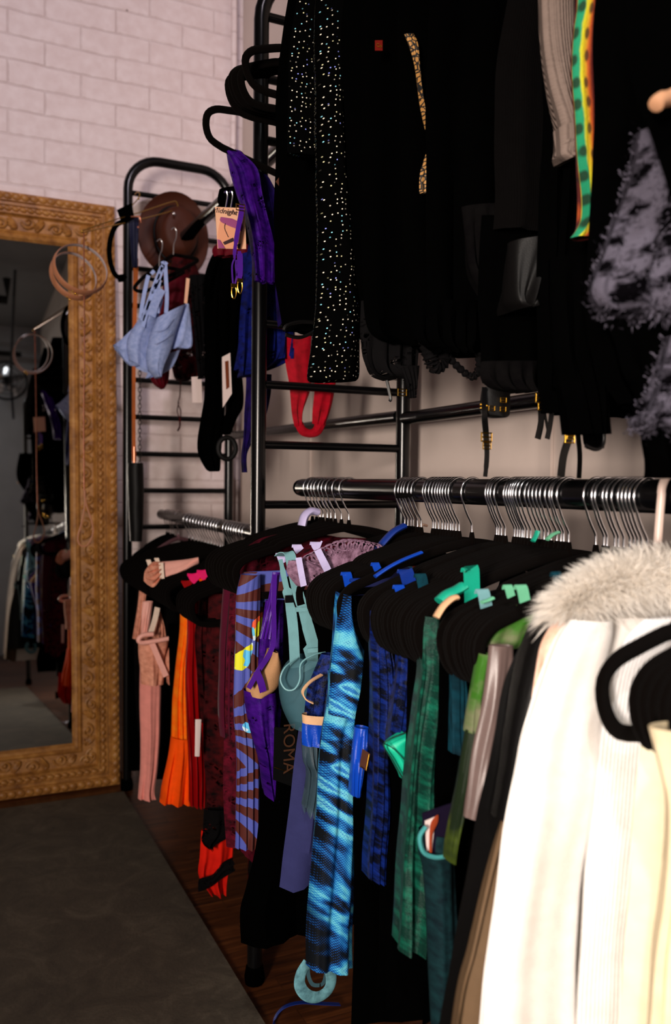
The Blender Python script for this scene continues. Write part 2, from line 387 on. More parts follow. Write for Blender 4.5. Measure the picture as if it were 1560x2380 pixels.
# ---------------------------------------------------------------- mirror
def gilt():
    m, t, b = nt('carved_gilt_wood'); ln = t.links
    tc = N(t, 'ShaderNodeTexCoord'); n1 = N(t, 'ShaderNodeTexNoise', Scale=28.0, Detail=6.0, Roughness=.7); ln.new(tc.outputs['Object'], n1.inputs['Vector'])
    r = ramp(t, [(.3, (120, 72, 28)), (.55, (172, 116, 52)), (.75, (198, 146, 78))]); ln.new(n1.outputs['Fac'], r.inputs[0])
    ln.new(r.outputs[0], b.inputs['Base Color']); b.inputs['Roughness'].default_value = .48; b.inputs['Specular IOR Level'].default_value = .5
    bp = N(t, 'ShaderNodeBump', Strength=.2, Distance=.002); ln.new(n1.outputs['Fac'], bp.inputs['Height']); ln.new(bp.outputs[0], b.inputs['Normal'])
    return m
gm = gilt()
YM = 2.83; MW, MH = 1.02, 1.905; MX1 = .552
mir = empty('wall_mirror', (MX1-MW/2, YM, 0), 'tall standing mirror in a wide carved gilt wooden frame leaning on the brick wall', 'mirror')
lean = math.atan2(.112, MH)
def mp_(x, z, d):      # local frame coordinates: x from the right outer edge leftwards, z up, d towards the room
    return Vector((MX1-x, YM+math.sin(lean)*z-d*math.cos(lean), z*math.cos(lean)+d*math.sin(lean)+.002))
prof = [(0, -.012), (0, .012), (.004, .020), (.030, .022), (.033, .015), (.037, .015), (.040, .022), (.044, .022), (.046, .016), (.064, .016), (.066, .022), (.071, .023), (.074, .015), (.078, .010), (.118, .006), (.121, .011), (.126, .014), (.131, .010), (.134, .012), (.142, .008), (.150, -.004), (.152, -.010)]
b = MB(); rings = []
for (dd, h) in prof:
    rings.append([b.add(mp_(x, z, h)) for x, z in ((dd, dd), (dd, MH-dd), (MW-dd, MH-dd), (MW-dd, dd))])
for i in range(len(rings)-1):
    for k in range(4): b.f.append((rings[i][k], rings[i+1][k], rings[i+1][(k+1) % 4], rings[i][(k+1) % 4]))
for k in range(4): b.f.append((rings[0][k], rings[0][(k+1) % 4], rings[-1][(k+1) % 4], rings[-1][k]))
b.build('frame', gm, mir, smooth=False)
Rl = Matrix.Rotation(lean, 3, 'X')
def along(fn):
    """fn(pos along side, to point at inset, matrix) for the four sides"""
    for side in range(4):
        Ls = MH if side in (0, 2) else MW
        def to(s_, d_, h_, side=side):
            x, z = [(d_, s_), (s_, MH-d_), (MW-d_, s_), (s_, d_)][side]
            return mp_(x, z, h_)
        rot = Rl @ Matrix.Rotation([0, PI/2, 0, PI/2][side], 3, 'Y')
        fn(side, Ls, to, rot)
rope = MB(); bead = MB(); scr = MB()
def f1(side, Ls, to, rot):
    k = 0; s_ = .02
    while s_ < Ls-.012:
        rope.ball(to(s_, .017, .019), (.0125, .010, .0150), rot @ Matrix.Rotation(.38, 3, 'Y'), 10, 6); s_ += .0262
    s_ = .06
    while s_ < Ls-.05:
        bead.ball(to(s_, .055, .017), (.0080, .0075, .0120), rot @ Matrix.Rotation(.25, 3, 'Y'), 8, 6); s_ += .0228
    s_ = .105; fl = 1; i = 0
    while s_ < Ls-.10:
        cx = .098-fl*.006
        pts = []; rr = []
        for q in range(20):
            a = q/19*PI*2.6; R_ = .019*(1-q/19*.78)
            pts.append(to(s_+R_*math.cos(a)*1.15, cx+fl*R_*math.sin(a), .013+.003*q/19)); rr.append(.0042*(1-.35*q/19))
        scr.tube(pts, rr, 6)
        scr.ball(to(s_, cx, .013), .0072, None, 8, 6)
        for q in range(5):            # leaf fan
            a = -.9+q*.42
            p0 = to(s_+.034, .098+fl*.012, .008); p1 = to(s_+.034+.034*math.cos(a), .098+fl*(.012-.030*math.sin(a+.75)), .012); 
            mid = (p0+p1)/2+(to(0, 0, .006)-to(0, 0, 0))
            scr.tube(crs([p0, mid, p1], 7), [.002, .0042, .0052, .0052, .0045, .003, .001], 6)
        scr.ball(to(s_+.056, .098-fl*.014, .010), (.0065, .005, .0065), rot, 8, 5)
        s_ += .083; fl = -fl; i += 1
along(f1)
rope.build('rope_edging', gm, mir); bead.build('beading', gm, mir); scr.build('carved_scrollwork', gm, mir)
gl = simple('silvered_glass', (205, 205, 200), .015, 1.)
b = MB(); b.plate([mp_(.149, .149, -.004), mp_(.149, MH-.149, -.004), mp_(MW-.149, MH-.149, -.004), mp_(MW-.149, .149, -.004)], .003)
b.build('mirror_glass', gl, mir, smooth=False)

# ---------------------------------------------------------------- things behind the camera, seen in the mirror
fan = empty('wall_fan', (.66, -3.05, 2.66), 'round dark fan with shiny blades high up, reflected in the mirror', 'fan')
fb = MB(); fb.tube([((.66)+.185*math.cos(a), -3.05, 2.66+.185*math.sin(a)) for a in [2*PI*i/32 for i in range(32)]], .012, 8, closed=True)
for rr_ in (.14, .095, .05): fb.tube([((.66)+rr_*math.cos(a), -3.03, 2.66+rr_*math.sin(a)) for a in [2*PI*i/28 for i in range(28)]], .003, 5, closed=True)
fb.build('grille', MT['black_metal'], fan)
for k in range(5):
    a = 2*PI*k/5+.3; q = MB(); R3 = Matrix.Rotation(-a, 3, 'Y') @ Matrix.Rotation(.5, 3, 'X')
    q.ball(Vector(((.66)+.095*math.cos(a), -3.06, 2.66+.095*math.sin(a))), (.078, .006, .048), R3, 12, 6).build('fan_blade', MT['chrome'], fan)
MB().tube([(.66, -3.10, 2.66), (.66, -3.0, 2.66)], .035, 14).build('motor_hub', MT['black_metal'], fan)
MB().tube([(.66, -3.19, 2.66), (.66, -3.10, 2.66)], .02, 10).build('wall_bracket', MT['black_metal'], fan)
def pipe(pts, r, label):
    tag(MB().tube(pts, r, 10).build('ceiling_pipe', MT['black_metal']), label, 'pipe')
pipe([(-2.7, -1.6, 3.0), (.56, -1.6, 3.0), (.56, -1.6, 3.18)], .035, 'thick dark pipe with an upturned end under the ceiling, reflected in the mirror')
pipe([(.2, -3.1, 3.1), (.2, 2.0, 3.1)], .015, 'thin dark pipe running away along the ceiling, reflected in the mirror')
pipe([(.72, -3.1, 2.3), (.66, -2.6, 2.6), (.6, -1.3, 3.15)], .012, 'slanting thin cable drop between ceiling and rear wall, reflected in the mirror')
pipe([(-2.7, -3.1, 2.98), (.80, -3.1, 2.94)], .025, 'dark pipe running level on the rear wall above the fan')
tb = empty('work_table', (-.15, -2.7, 0), 'dark work table against the rear wall, reflected in the mirror', 'table')
wood_d = simple('dark_stained_wood', (40, 34, 34), .5)
MB().box((-.15, -2.7, .73), (1.1, .55, .03)).build('table_top', wood_d, tb, smooth=False)
for x in (-.65, .35):
    for y in (-2.92, -2.48): MB().box((x, y, .36), (.04, .04, .71)).build('leg', wood_d, tb, smooth=False)
bt = MB().tube([(.26, -2.7, .746), (.26, -2.7, .90), (.26, -2.7, .93), (.26, -2.7, .97)], [.035, .035, .015, .014], 12).build('glass_bottle', simple('blue_glass', (40, 90, 130), .2)); tag(bt, 'blue bottle standing on the dark work table', 'bottle')
ch = empty('stool', (.2, -1.5, 0), 'dark four legged stool reflected low in the mirror', 'stool')
MB().tube([(.2, -1.5, .44), (.2, -1.5, .47)], [.17, .17], 20).build('seat', MT['black'], ch)
for sx in (-1, 1):
    for sy in (-1, 1): MB().tube([(.2+sx*.11, -1.5+sy*.11, .44), (.2+sx*.19, -1.5+sy*.19, 0)], .013, 8).build('leg', wood_d, ch)

# ---------------------------------------------------------------- hangers
def hook_mb(r=.0196, wr=.0015, z0=0, cy=0):
    """wire hook with the rail centre at z0"""
    p = [(0, 0, -.066), (0, 0, -.046), (-.002, 0, -.040), (-.010, 0, -.027)]
    for a in range(205, -35, -12):
        aa = math.radians(a); p.append((r*math.cos(aa), 0, r*math.sin(aa)))
    return MB().tube([(x, y+cy, z+z0) for x, y, z in crs(p, 44)], wr, 8)
def hanger_path(hw=.205, drop=.10):
    right = [(0, 0), (.02, -.002), (.05, -.007), (.09, -.017), (.125, -.027), (.135, -.034), (.145, -.036), (hw-.035, -.044), (hw-.012, -.053), (hw, -.068), (hw-.003, -.090), (hw-.016, -.107), (hw-.04, -.112)]
    pts = right + [(-x, z) for x, z in reversed(right[1:])]
    return [(x, 0, z) for x, z in pts]
def hanger_mb(hw=.205, th=.0055, ht=.0066, z0=-.068):
    pr = hanger_path(hw); half = len(pr)
    p = crs(pr[:13], 40)+crs([pr[12], (0, 0, -.112), pr[13]], 8)[1:-1]+crs(pr[13:]+[pr[0]], 40)[:-1]
    b = MB().tube([(x, y, z+z0) for x, y, z in p], 1., 10, closed=True, flat=(th*.62, ht))
    b.tube([(0, 0, z0-.002), (0, 0, z0+.004), (0, 0, z0+.014)], [.0052, .0045, .0028], 10)
    return b
def new_hanger(name='clothes_hanger', mat=None, hookmat=None, **kw):
    o = hanger_mb(**kw).build(name, mat or MT['velvet'], loc=(0, 0, 0))
    h = hook_mb(); h.build('hook', hookmat or MT['chrome'], o)
    return o
proto = new_hanger()
used = [False]
def hang(x, y, z, yaw, label, group, src=None, tilt=0., wobble=0.):
    src = src or proto
    if src is proto and not used[0]: o = proto; used[0] = True
    else: o = copy_tree(src)
    o.location = (x, y, z); o.rotation_euler = (wobble, tilt, yaw)
    tag(o, label, 'hanger', group); return o
rnd = random.Random(3)
G = [([727, 737, 745, 752, 762, 770, 780, 795, 812], 'cluster left of the bare stretch of rail', 'hangers at the far end of the near lower rail', (-.05, .02)),
     ([942, 950, 957, 963, 972, 981], 'first cluster right of the bare rail', 'hangers just right of the bare stretch of rail', (.04, .16)),
     ([1008, 1014, 1022, 1030, 1037, 1043, 1049, 1055, 1062, 1069], 'cluster above the blue rose print dress', 'hangers above the blue dress', (.02, .16)),
     ([1156, 1162, 1168, 1177], 'cluster of four right of the lone hook', 'four hangers right of the lone hook', (.02, .14)),
     ([1199, 1205, 1211, 1216, 1221, 1228, 1237, 1249, 1258, 1267, 1276, 1285, 1297, 1307, 1313, 1325], 'long cluster above the green clothes', 'hangers above the green clothes', (.0, .14)),
     ([1388, 1407, 1415, 1433, 1442, 1454, 1469, 1478, 1487, 1496], 'cluster behind the white fur collar', 'hangers behind the fur collar', (.0, .10))]
for pxs, lab, grp, (y0, y1) in G:
    for j_, p in enumerate(pxs):
        hang(XR, Yof(p, XR), ZR, y0+(y1-y0)*(.45+.5*(1-j_/len(pxs))*.35), 'black velvet hanger in the '+lab, grp, wobble=rnd.uniform(-.012, .012))
hang(XR, Yof(1099, XR), ZR, .10, 'black velvet hanger whose lone hook stands between two clusters on the lower rail', None)
hang(XR, Yof(1508, XR), ZR, .02, 'black velvet hanger framing the top of the green floral blouse', None)
# foreground hangers, partly out of the frame
ys = [.490, .458, .451, .444, .437, .430, .423]
for i, y in enumerate(ys):
    hang(XR, y+.005, ZR, .01*i, 'foremost large black velvet hanger end in view, in front of the white knit cardigan' if i == 0 else 'black velvet hanger packed against the large foremost one at the right edge', None if i == 0 else 'hangers at the right edge of the picture')
# far rack: lower rail
pxs = [388, 393, 399, 404, 441, 449, 457, 464, 471, 478, 485, 492, 499, 506, 513, 519, 535, 542, 548, 554, 560, 566, 573, 580, 614, 622, 630, 638, 646, 655]
for i, p in enumerate(pxs):
    y = Yof(p, XS)
    hang(XS, y, ZS-.014*(2.88-y)/1.2, .05+.02*math.sin(i*.35) if i > 3 else .78+.02*i, 'black velvet hanger with chrome hook on the lower rail of the far rack', 'hangers on the far rack')

# ================================================================ cloth for the garments
def stripes():
    m, t, b = nt('sunray_print'); ln = t.links
    tc = N(t, 'ShaderNodeTexCoord'); sp = N(t, 'ShaderNodeSeparateXYZ'); ln.new(tc.outputs['UV'], sp.inputs[0])
    n0 = N(t, 'ShaderNodeTexNoise', Scale=4.0, Detail=1.0); ln.new(tc.outputs['UV'], n0.inputs['Vector'])
    ax = N(t, 'ShaderNodeMath', operation='ADD'); ax.inputs[1].default_value = .05; ln.new(sp.outputs['X'], ax.inputs[0])
    mo = N(t, 'ShaderNodeMath', operation='PINGPONG'); mo.inputs[1].default_value = .16; ln.new(sp.outputs['Y'], mo.inputs[0])
    ay = N(t, 'ShaderNodeMath', operation='SUBTRACT'); ay.inputs[1].default_value = .05; ln.new(mo.outputs[0], ay.inputs[0])
    at = N(t, 'ShaderNodeMath', operation='ARCTAN2'); ln.new(ay.outputs[0], at.inputs[0]); ln.new(ax.outputs[0], at.inputs[1])
    ad = N(t, 'ShaderNodeMath', operation='MULTIPLY_ADD'); ad.inputs[1].default_value = 1.2; ln.new(n0.outputs['Fac'], ad.inputs[0]); ln.new(at.outputs[0], ad.inputs[2])
    mu = N(t, 'ShaderNodeMath', operation='MULTIPLY'); mu.inputs[1].default_value = 16.; ln.new(ad.outputs[0], mu.inputs[0])
    si = N(t, 'ShaderNodeMath', operation='SINE'); ln.new(mu.outputs[0], si.inputs[0])
    r = ramp(t, [(.0, (78, 22, 12)), (.08, (76, 86, 170))], 'CONSTANT'); r.color_ramp.elements[1].position = .52
    sc_ = N(t, 'ShaderNodeMath', operation='MULTIPLY_ADD'); sc_.inputs[1].default_value = .5; sc_.inputs[2].default_value = .5; ln.new(si.outputs[0], sc_.inputs[0]); ln.new(sc_.outputs[0], r.inputs[0])
    ck = N(t, 'ShaderNodeTexVoronoi', feature='F1', Scale=70.0); ln.new(tc.outputs['UV'], ck.inputs['Vector'])
    rk = ramp(t, [(0, (225, 225, 30)), (.35, (90, 190, 235)), (.6, (235, 90, 50)), (.8, (210, 230, 240))], 'CONSTANT'); ln.new(ck.outputs['Color'], rk.inputs[0])
    n1 = N(t, 'ShaderNodeTexNoise', Scale=11.0, Detail=0.0); ln.new(tc.outputs['UV'], n1.inputs['Vector'])
    rm = ramp(t, [(.60, (0, 0, 0, 1)), (.61, (1, 1, 1, 1))], 'CONSTANT'); ln.new(n1.outputs['Fac'], rm.inputs[0])
    mx = N(t, 'ShaderNodeMixRGB'); ln.new(rm.outputs[0], mx.inputs[0]); ln.new(r.outputs[0], mx.inputs[1]); ln.new(rk.outputs[0], mx.inputs[2])
    ln.new(mx.outputs[0], b.inputs['Base Color']); b.inputs['Roughness'].default_value = .7
    return m
def roses():
    m, t, b = nt('halftone_rose_print'); ln = t.links
    tc = N(t, 'ShaderNodeTexCoord')
    n1 = N(t, 'ShaderNodeTexNoise', Scale=5.0, Detail=2.2, Distortion=6.5, Roughness=.5); ln.new(tc.outputs['UV'], n1.inputs['Vector'])
    n2 = N(t, 'ShaderNodeTexNoise', Scale=5.0, Detail=1.5, Distortion=2.0); ln.new(tc.outputs['UV'], n2.inputs['Vector'])
    mp = N(t, 'ShaderNodeMapping'); mp.inputs['Rotation'].default_value = (0, 0, PI/4); ln.new(tc.outputs['UV'], mp.inputs[0])
    vo = N(t, 'ShaderNodeTexVoronoi', Scale=430.0); vo.inputs['Randomness'].default_value = 0; ln.new(mp.outputs[0], vo.inputs['Vector'])
    th = N(t, 'ShaderNodeMath', operation='MULTIPLY_ADD'); th.inputs[1].default_value = -.9; th.inputs[2].default_value = .27
    ln.new(vo.outputs['Distance'], th.inputs[0])
    ad = N(t, 'ShaderNodeMath', operation='MULTIPLY_ADD'); ad.inputs[1].default_value = .22; ln.new(th.outputs[0], ad.inputs[0]); ln.new(n1.outputs['Fac'], ad.inputs[2])
    r = ramp(t, [(.0, (4, 8, 14)), (.44, (8, 52, 110)), (.475, (16, 88, 160)), (.53, (50, 140, 185)), (.60, (105, 190, 200)), (.68, (30, 100, 165))], 'LINEAR')
    r.color_ramp.elements[1].position = .43; r.color_ramp.elements[0].position = .40
    ln.new(ad.outputs[0], r.inputs[0])
    r2 = ramp(t, [(.34, (.01, .02, .03, 1)), (.39, (1, 1, 1, 1))]); ln.new(n2.outputs['Fac'], r2.inputs[0])
    mx = N(t, 'ShaderNodeMixRGB', blend_type='MULTIPLY', Fac=1.); ln.new(r.outputs[0], mx.inputs[1]); ln.new(r2.outputs[0], mx.inputs[2])
    ln.new(mx.outputs[0], b.inputs['Base Color']); b.inputs['Roughness'].default_value = .7; b.inputs['Specular IOR Level'].default_value = .15
    return m
def sparkle():
    m, t, b = nt('rhinestone_mesh'); ln = t.links
    tc = N(t, 'ShaderNodeTexCoord'); vo = N(t, 'ShaderNodeTexVoronoi', voronoi_dimensions='2D', Scale=150.0); vo.inputs['Randomness'].default_value = .8; ln.new(tc.outputs['UV'], vo.inputs['Vector'])
    r = ramp(t, [(.09, (1, 1, 1, 1)), (.15, (0, 0, 0, 1))]); ln.new(vo.outputs['Distance'], r.inputs[0])
    sp = N(t, 'ShaderNodeSeparateColor'); ln.new(vo.outputs['Color'], sp.inputs[0])
    r2 = ramp(t, [(.3, (0, 0, 0, 1)), (.7, (1, 1, 1, 1))]); ln.new(sp.outputs[0], r2.inputs[0])
    mk = N(t, 'ShaderNodeMath', operation='MULTIPLY'); ln.new(r.outputs[0], mk.inputs[0]); ln.new(r2.outputs[0], mk.inputs[1])
    rc = ramp(t, [(0, (250, 240, 220)), (.6, (220, 215, 170)), (.8, (150, 230, 250)), (.92, (150, 160, 255))], 'CONSTANT'); ln.new(sp.outputs[1], rc.inputs[0])
    mx = N(t, 'ShaderNodeMixRGB'); mx.inputs[1].default_value = (.001, .001, .001, 1); ln.new(mk.outputs[0], mx.inputs[0]); ln.new(rc.outputs[0], mx.inputs[2])
    ln.new(mx.outputs[0], b.inputs['Base Color']); b.inputs['Specular IOR Level'].default_value = .0
    rr = N(t, 'ShaderNodeMath', operation='MULTIPLY_ADD'); rr.inputs[1].default_value = -.5; rr.inputs[2].default_value = .9; ln.new(mk.outputs[0], rr.inputs[0]); ln.new(rr.outputs[0], b.inputs['Roughness'])
    return m
def bands():                # crochet in vertical bands green, yellow, orange, red
    m, t, b = nt('rainbow_crochet'); ln = t.links
    tc = N(t, 'ShaderNodeTexCoord'); sp = N(t, 'ShaderNodeSeparateXYZ'); ln.new(tc.outputs['UV'], sp.inputs[0])
    n1 = N(t, 'ShaderNodeTexNoise', Scale=60.0, Detail=2.0); ln.new(tc.outputs['UV'], n1.inputs['Vector'])
    a = N(t, 'ShaderNodeMath', operation='MULTIPLY_ADD'); a.inputs[1].default_value = .003; ln.new(n1.outputs['Fac'], a.inputs[0]); ln.new(sp.outputs['X'], a.inputs[2])
    s = N(t, 'ShaderNodeMath', operation='MULTIPLY'); s.inputs[1].default_value = 42.; ln.new(a.outputs[0], s.inputs[0])
    r = ramp(t, [(.2, (8, 130, 90)), (.27, (190, 185, 16)), (.44, (190, 150, 16)), (.56, (170, 70, 12)), (.72, (90, 12, 6))]); ln.new(s.outputs[0], r.inputs[0])
    mp = N(t, 'ShaderNodeMapping'); mp.inputs['Scale'].default_value = (110, 45, 1); ln.new(tc.outputs['UV'], mp.inputs[0])
    vo = N(t, 'ShaderNodeTexVoronoi', voronoi_dimensions='2D', Scale=1.0); vo.inputs['Randomness'].default_value = .25; ln.new(mp.outputs[0], vo.inputs['Vector'])
    rh = ramp(t, [(.17, (.08, .06, .02, 1)), (.3, (1, 1, 1, 1))]); ln.new(vo.outputs['Distance'], rh.inputs[0])
    mx = N(t, 'ShaderNodeMixRGB', blend_type='MULTIPLY', Fac=.9); ln.new(r.outputs[0], mx.inputs[1]); ln.new(rh.outputs[0], mx.inputs[2]); ln.new(mx.outputs[0], b.inputs['Base Color'])
    b.inputs['Roughness'].default_value = .9
    n2 = N(t, 'ShaderNodeTexNoise', Scale=400.0); ln.new(tc.outputs['UV'], n2.inputs['Vector']); bp = N(t, 'ShaderNodeBump', Strength=.5, Distance=.002); ln.new(n2.outputs['Fac'], bp.inputs['Height']); ln.new(bp.outputs[0], b.inputs['Normal'])
    return m
MT['stripe'] = stripes(); MT['rose_print'] = roses(); MT['stone'] = sparkle(); MT['crochet'] = bands()
def cm(key, *a, **k): MT[key] = cloth(key, *a, **k); return MT[key]
cm('maroon_jersey', (74, 5, 32), rough=.8, sheen=.1); cm('maroon_lace', (92, 8, 30), (22, 2, 6), scale=60, lace=.25, lscale=110)
cm('wine_lace', (70, 8, 12), (6, 1, 2), scale=45, lace=.2)
cm('violet_lace', (66, 14, 128), (32, 6, 84), scale=70, rough=.5, lace=.2, lscale=150, bump=.6); cm('violet_satin', (76, 20, 144), rough=.4, spec=.5)
cm('beige_mesh', (185, 140, 100), rough=.8, bump=.6)
cm('aqua_satin', (118, 168, 174), rough=.4, spec=.5); cm('teal_sheer', (70, 110, 122), rough=.5, trans=.45); cm('slate_sheer', (62, 84, 96), rough=.45, trans=.35, spec=.5)
cm('lilac_lace', (150, 116, 140), (84, 56, 72), scale=90, lace=.3, lscale=120, bump=.6); cm('lilac_satin', (205, 195, 240), rough=.35, spec=.5)
cm('periwinkle', (46, 48, 92), rough=.8); cm('navy_lace', (10, 34, 108), (2, 5, 22), scale=85, rough=.5, bump=.9, mix=(.42, .58), spec=.25); cm('navy_satin', (8, 44, 130), rough=.4, spec=.5)
cm('tan_elastic', (215, 170, 130), rough=.5); cm('blue_satin', (12, 66, 180), rough=.3, spec=.5)
cm('green_lace', (3, 44, 35), (10, 96, 74), scale=60, rough=.5, bump=.9, mix=(.46, .66), spec=.3); cm('teal_cup', (20, 190, 150), rough=.4, spec=.5); cm('emerald_satin', (20, 165, 135), rough=.35, spec=.5)
cm('mint_satin', (110, 190, 150), rough=.4, spec=.5); cm('dark_teal', (8, 58, 72), (4, 20, 28), scale=30)
cm('floral', (52, 98, 30), (128, 112, 100), scale=14, rough=.5, mix=(.45, .62), bump=.1); cm('floral_dark', (24, 34, 20), (100, 120, 26), scale=8, rough=.5, mix=(.5, .68))
cm('taupe_silk', (104, 86, 82), rough=.35, spec=.5, bump=.08); cm('nude_lace', (250, 215, 195), (225, 175, 150), scale=60, lace=.12)
cm('white_wool', (250, 244, 238), rough=.95, sheen=.2, bump=.6, spec=.1); cm('white_knit', (246, 244, 244), rough=.95, rib=260, bump=.45, spec=.1); cm('cream_chiffon', (244, 236, 206), rough=.6, bump=.05); cm('peach_chiffon', (244, 224, 186), rough=.6, bump=.05)
cm('shaded_lining', (104, 82, 60), rough=.6)  # brown has the shade of the white coat's left folds put in
cm('pink_jersey', (238, 150, 138), rough=.85, sheen=.1); cm('pink_lace', (236, 165, 138), (200, 130, 105), scale=70, bump=.8); cm('pink_satin', (250, 180, 165), rough=.4, spec=.5); cm('pale_satin', (250, 225, 205), rough=.4)
cm('orange_lace', (255, 92, 4), (255, 130, 20), scale=35, bump=.8); cm('orange_jersey', (255, 84, 6)); cm('red_satin', (150, 6, 10), rough=.5); cm('crimson_lace', (180, 6, 32), (140, 3, 20), scale=50, trans=.15, bump=.6)
cm('wine_satin', (92, 6, 22), rough=.6); cm('magenta_satin', (245, 20, 110), rough=.4, spec=.5); cm('scarlet', (225, 30, 10), (170, 14, 8), scale=10)
cm('powder_blue_lace', (170, 184, 228), (138, 156, 206), scale=80, rough=.7, bump=.8); cm('powder_blue', (160, 178, 228), rough=.5, spec=.5)
cm('royal_lace', (8, 20, 100), (4, 8, 46), scale=60, lace=.15); cm('grey_rib', (122, 106, 98), rough=.95, rib=330, bump=1.)
cm('mottled_fur', (84, 80, 92), (6, 5, 7), scale=42, rough=1., sheen=.0, spec=.0, mix=(.47, .56), bump=1.)
cm('brown_leather', (78, 30, 8), (40, 16, 6), scale=16, rough=.6, spec=.25); cm('copper_satin', (180, 96, 48), rough=.35); cm('dusk_satin', (26, 28, 50), rough=.4)
cm('denim_teal', (16, 46, 50), (8, 24, 30), scale=90); cm('brown_card', (80, 48, 36), rough=.8)
cm('fishnet', (200, 150, 80), rough=.7, lace=.0); cm('smoky', (9, 8, 8), (4, 3, 4), scale=30, rough=.95, spec=.03, sheen=0)
MT['card'] = simple('printed_card', (235, 180, 145), .6); MT['card_black'] = simple('black_card', (3, 3, 3), .7, spec=.1); MT['white_tag'] = simple('white_paper', (225, 205, 200), .7)
MT['ink'] = simple('dark_ink', (50, 25, 30), .7); MT['skin_print'] = simple('peach_print', (226, 155, 118), .6); MT['violet_print'] = simple('violet_print', (150, 70, 120), .6); MT['bronze_ink'] = simple('bronze_ink', (70, 40, 20), .6, .3)
MT['plastic'] = simple('white_plastic', (225, 200, 188), .35); MT['rose_leather'] = simple('tan_leather', (170, 110, 76), .5); MT['grey_leather'] = simple('grey_lining_leather', (190, 175, 175), .6)

# ================================================================ ways of hanging cloth
RIGHT = .885
def rows_to_lr(rows, Y, cx=XR, right=None):
    """rows: (py, left px[, right px]); the left edge is where the photo shows it at depth Y, the right edge mirrors it about the rail"""
    L = []; R = []
    for r in rows:
        a = P(r[1], r[0], Y=Y); L.append(a)
        if len(r) > 2: R.append(P(r[2], r[0], Y=Y))
        else: R.append(Vector((min(max(2*cx-a.x, cx+.02), right or RIGHT), Y, a.z)))
    return L, R
def garment(name, label, cat, mat, Y, rows, parent=None, th=.022, amp=.006, k=4., seed=None, group=None, cx=XR, N_=46, Mm=26, right=None, **kw):
    L, R = rows_to_lr(rows, Y, cx, right)
    b = MB().loft(L, R, th=th, N=N_, Mm=Mm, amp=amp, k=k, seed=seed if seed is not None else int(Y*1000) % 97, **kw)
    o = b.build(name, MT[mat] if isinstance(mat, str) else mat, parent)
    if parent is None: tag(o, label, cat, group)
    elif label: o['label'] = label
    return o
def thing(name, at, label, cat, group=None): return empty(name, at, label, cat, group)
def strap(path, w, mat, parent, name='strap', wv=(1, 0, 0), th=.0012, label=None, n=30, tw=0.):
    return MB().ribbon(path, w, th, n, wv, tw).build(name, MT[mat], parent, label)
def PY(lst, Y): return [P(x, y, Y=Y) for x, y in lst]
def clip(parent, px, py, Y, s=.010, mat='gold', name='buckle', w=1.5):
    c = P(px, py, Y=Y); b = MB()
    pts = [c+Vector((x*s*w, 0, z*s)) for x, z in ((-.5, -.5), (.5, -.5), (.5, .5), (-.5, .5))]
    b.tube(pts, s*.12, 6, closed=True); b.tube([c+Vector((-.5*s*w, 0, 0)), c+Vector((.5*s*w, 0, 0))], s*.1, 6)
    return b.build(name, MT[mat], parent)
def text(name, s, size, loc, rot, mat, parent, italic=0.):
    cu = bpy.data.curves.new(name, 'FONT'); cu.body = s; cu.size = size; cu.extrude = .0003; cu.shear = italic; cu.align_x = 'CENTER'; cu.align_y = 'CENTER'; cu.materials.append(MT[mat])
    tmp = bpy.data.objects.new('t', cu); C.objects.link(tmp); bpy.context.view_layer.update()
    me = bpy.data.meshes.new_from_object(tmp.evaluated_get(bpy.context.evaluated_depsgraph_get())); bpy.data.objects.remove(tmp)
    if not me.materials: me.materials.append(MT[mat])
    o = bpy.data.objects.new(name, me); C.objects.link(o); o.parent = parent
    o.location = Vector(loc)-parent.matrix_world.translation; o.rotation_euler = rot; return o

# ================================================================ lower rail of the near rack, far to near
o = thing('lace_robe', (XR, 1.45, 0), 'dark maroon robe with lace shoulders, first garment left of the striped sleeve', 'robe')
garment('sleeve', None, None, 'maroon_jersey', 1.475, [(1285, 552, 600), (1310, 528, 600), (1360, 520, 590), (1500, 511, 560), (1650, 508, 556), (1710, 512, 552)], o, th=.03, amp=.004)
garment('bodice', None, None, 'maroon_lace', 1.455, [(1246, 640, 730), (1262, 600), (1290, 556), (1330, 540), (1500, 532), (1700, 524), (1850, 522), (1985, 530)], o, th=.03, amp=.01, hem=.02)
garment('lace_yoke', None, None, 'maroon_lace', 1.44, [(1238, 672, 704), (1250, 610, 790), (1285, 556, 820)], o, th=.02)
# striped sleeve
o = thing('sunray_print_top', (XR, 1.372, 0), 'top with blue and rust radiating stripes and yellow diamonds, beside the maroon robe', 'top')
garment('body', None, None, 'stripe', 1.372, [(1330, 565), (1392, 560), (1500, 552), (1620, 550), (1800, 556), (1968, 566)], o, th=.018, amp=.004)
garment('sleeve', None, None, 'stripe', 1.352, [(1335, 560, 606), (1385, 549, 606), (1480, 547, 600), (1600, 543, 598), (1650, 543, 600), (1760, 548, 607), (1900, 547, 607), (1968, 545, 604)], o, th=.03, amp=.004)
# blacks between
def blk(label, mat, Y, rows, **k): return garment('hanging_garment', label, 'garment', mat, Y, rows, **k)
blk('long black garment whose hem hangs lowest beside the red and black skirt', 'black', 1.31, [(1400, 612), (1600, 606), (1800, 604), (1960, 596), (2060, 575), (2120, 562), (2200, 566)], th=.04, amp=.012)
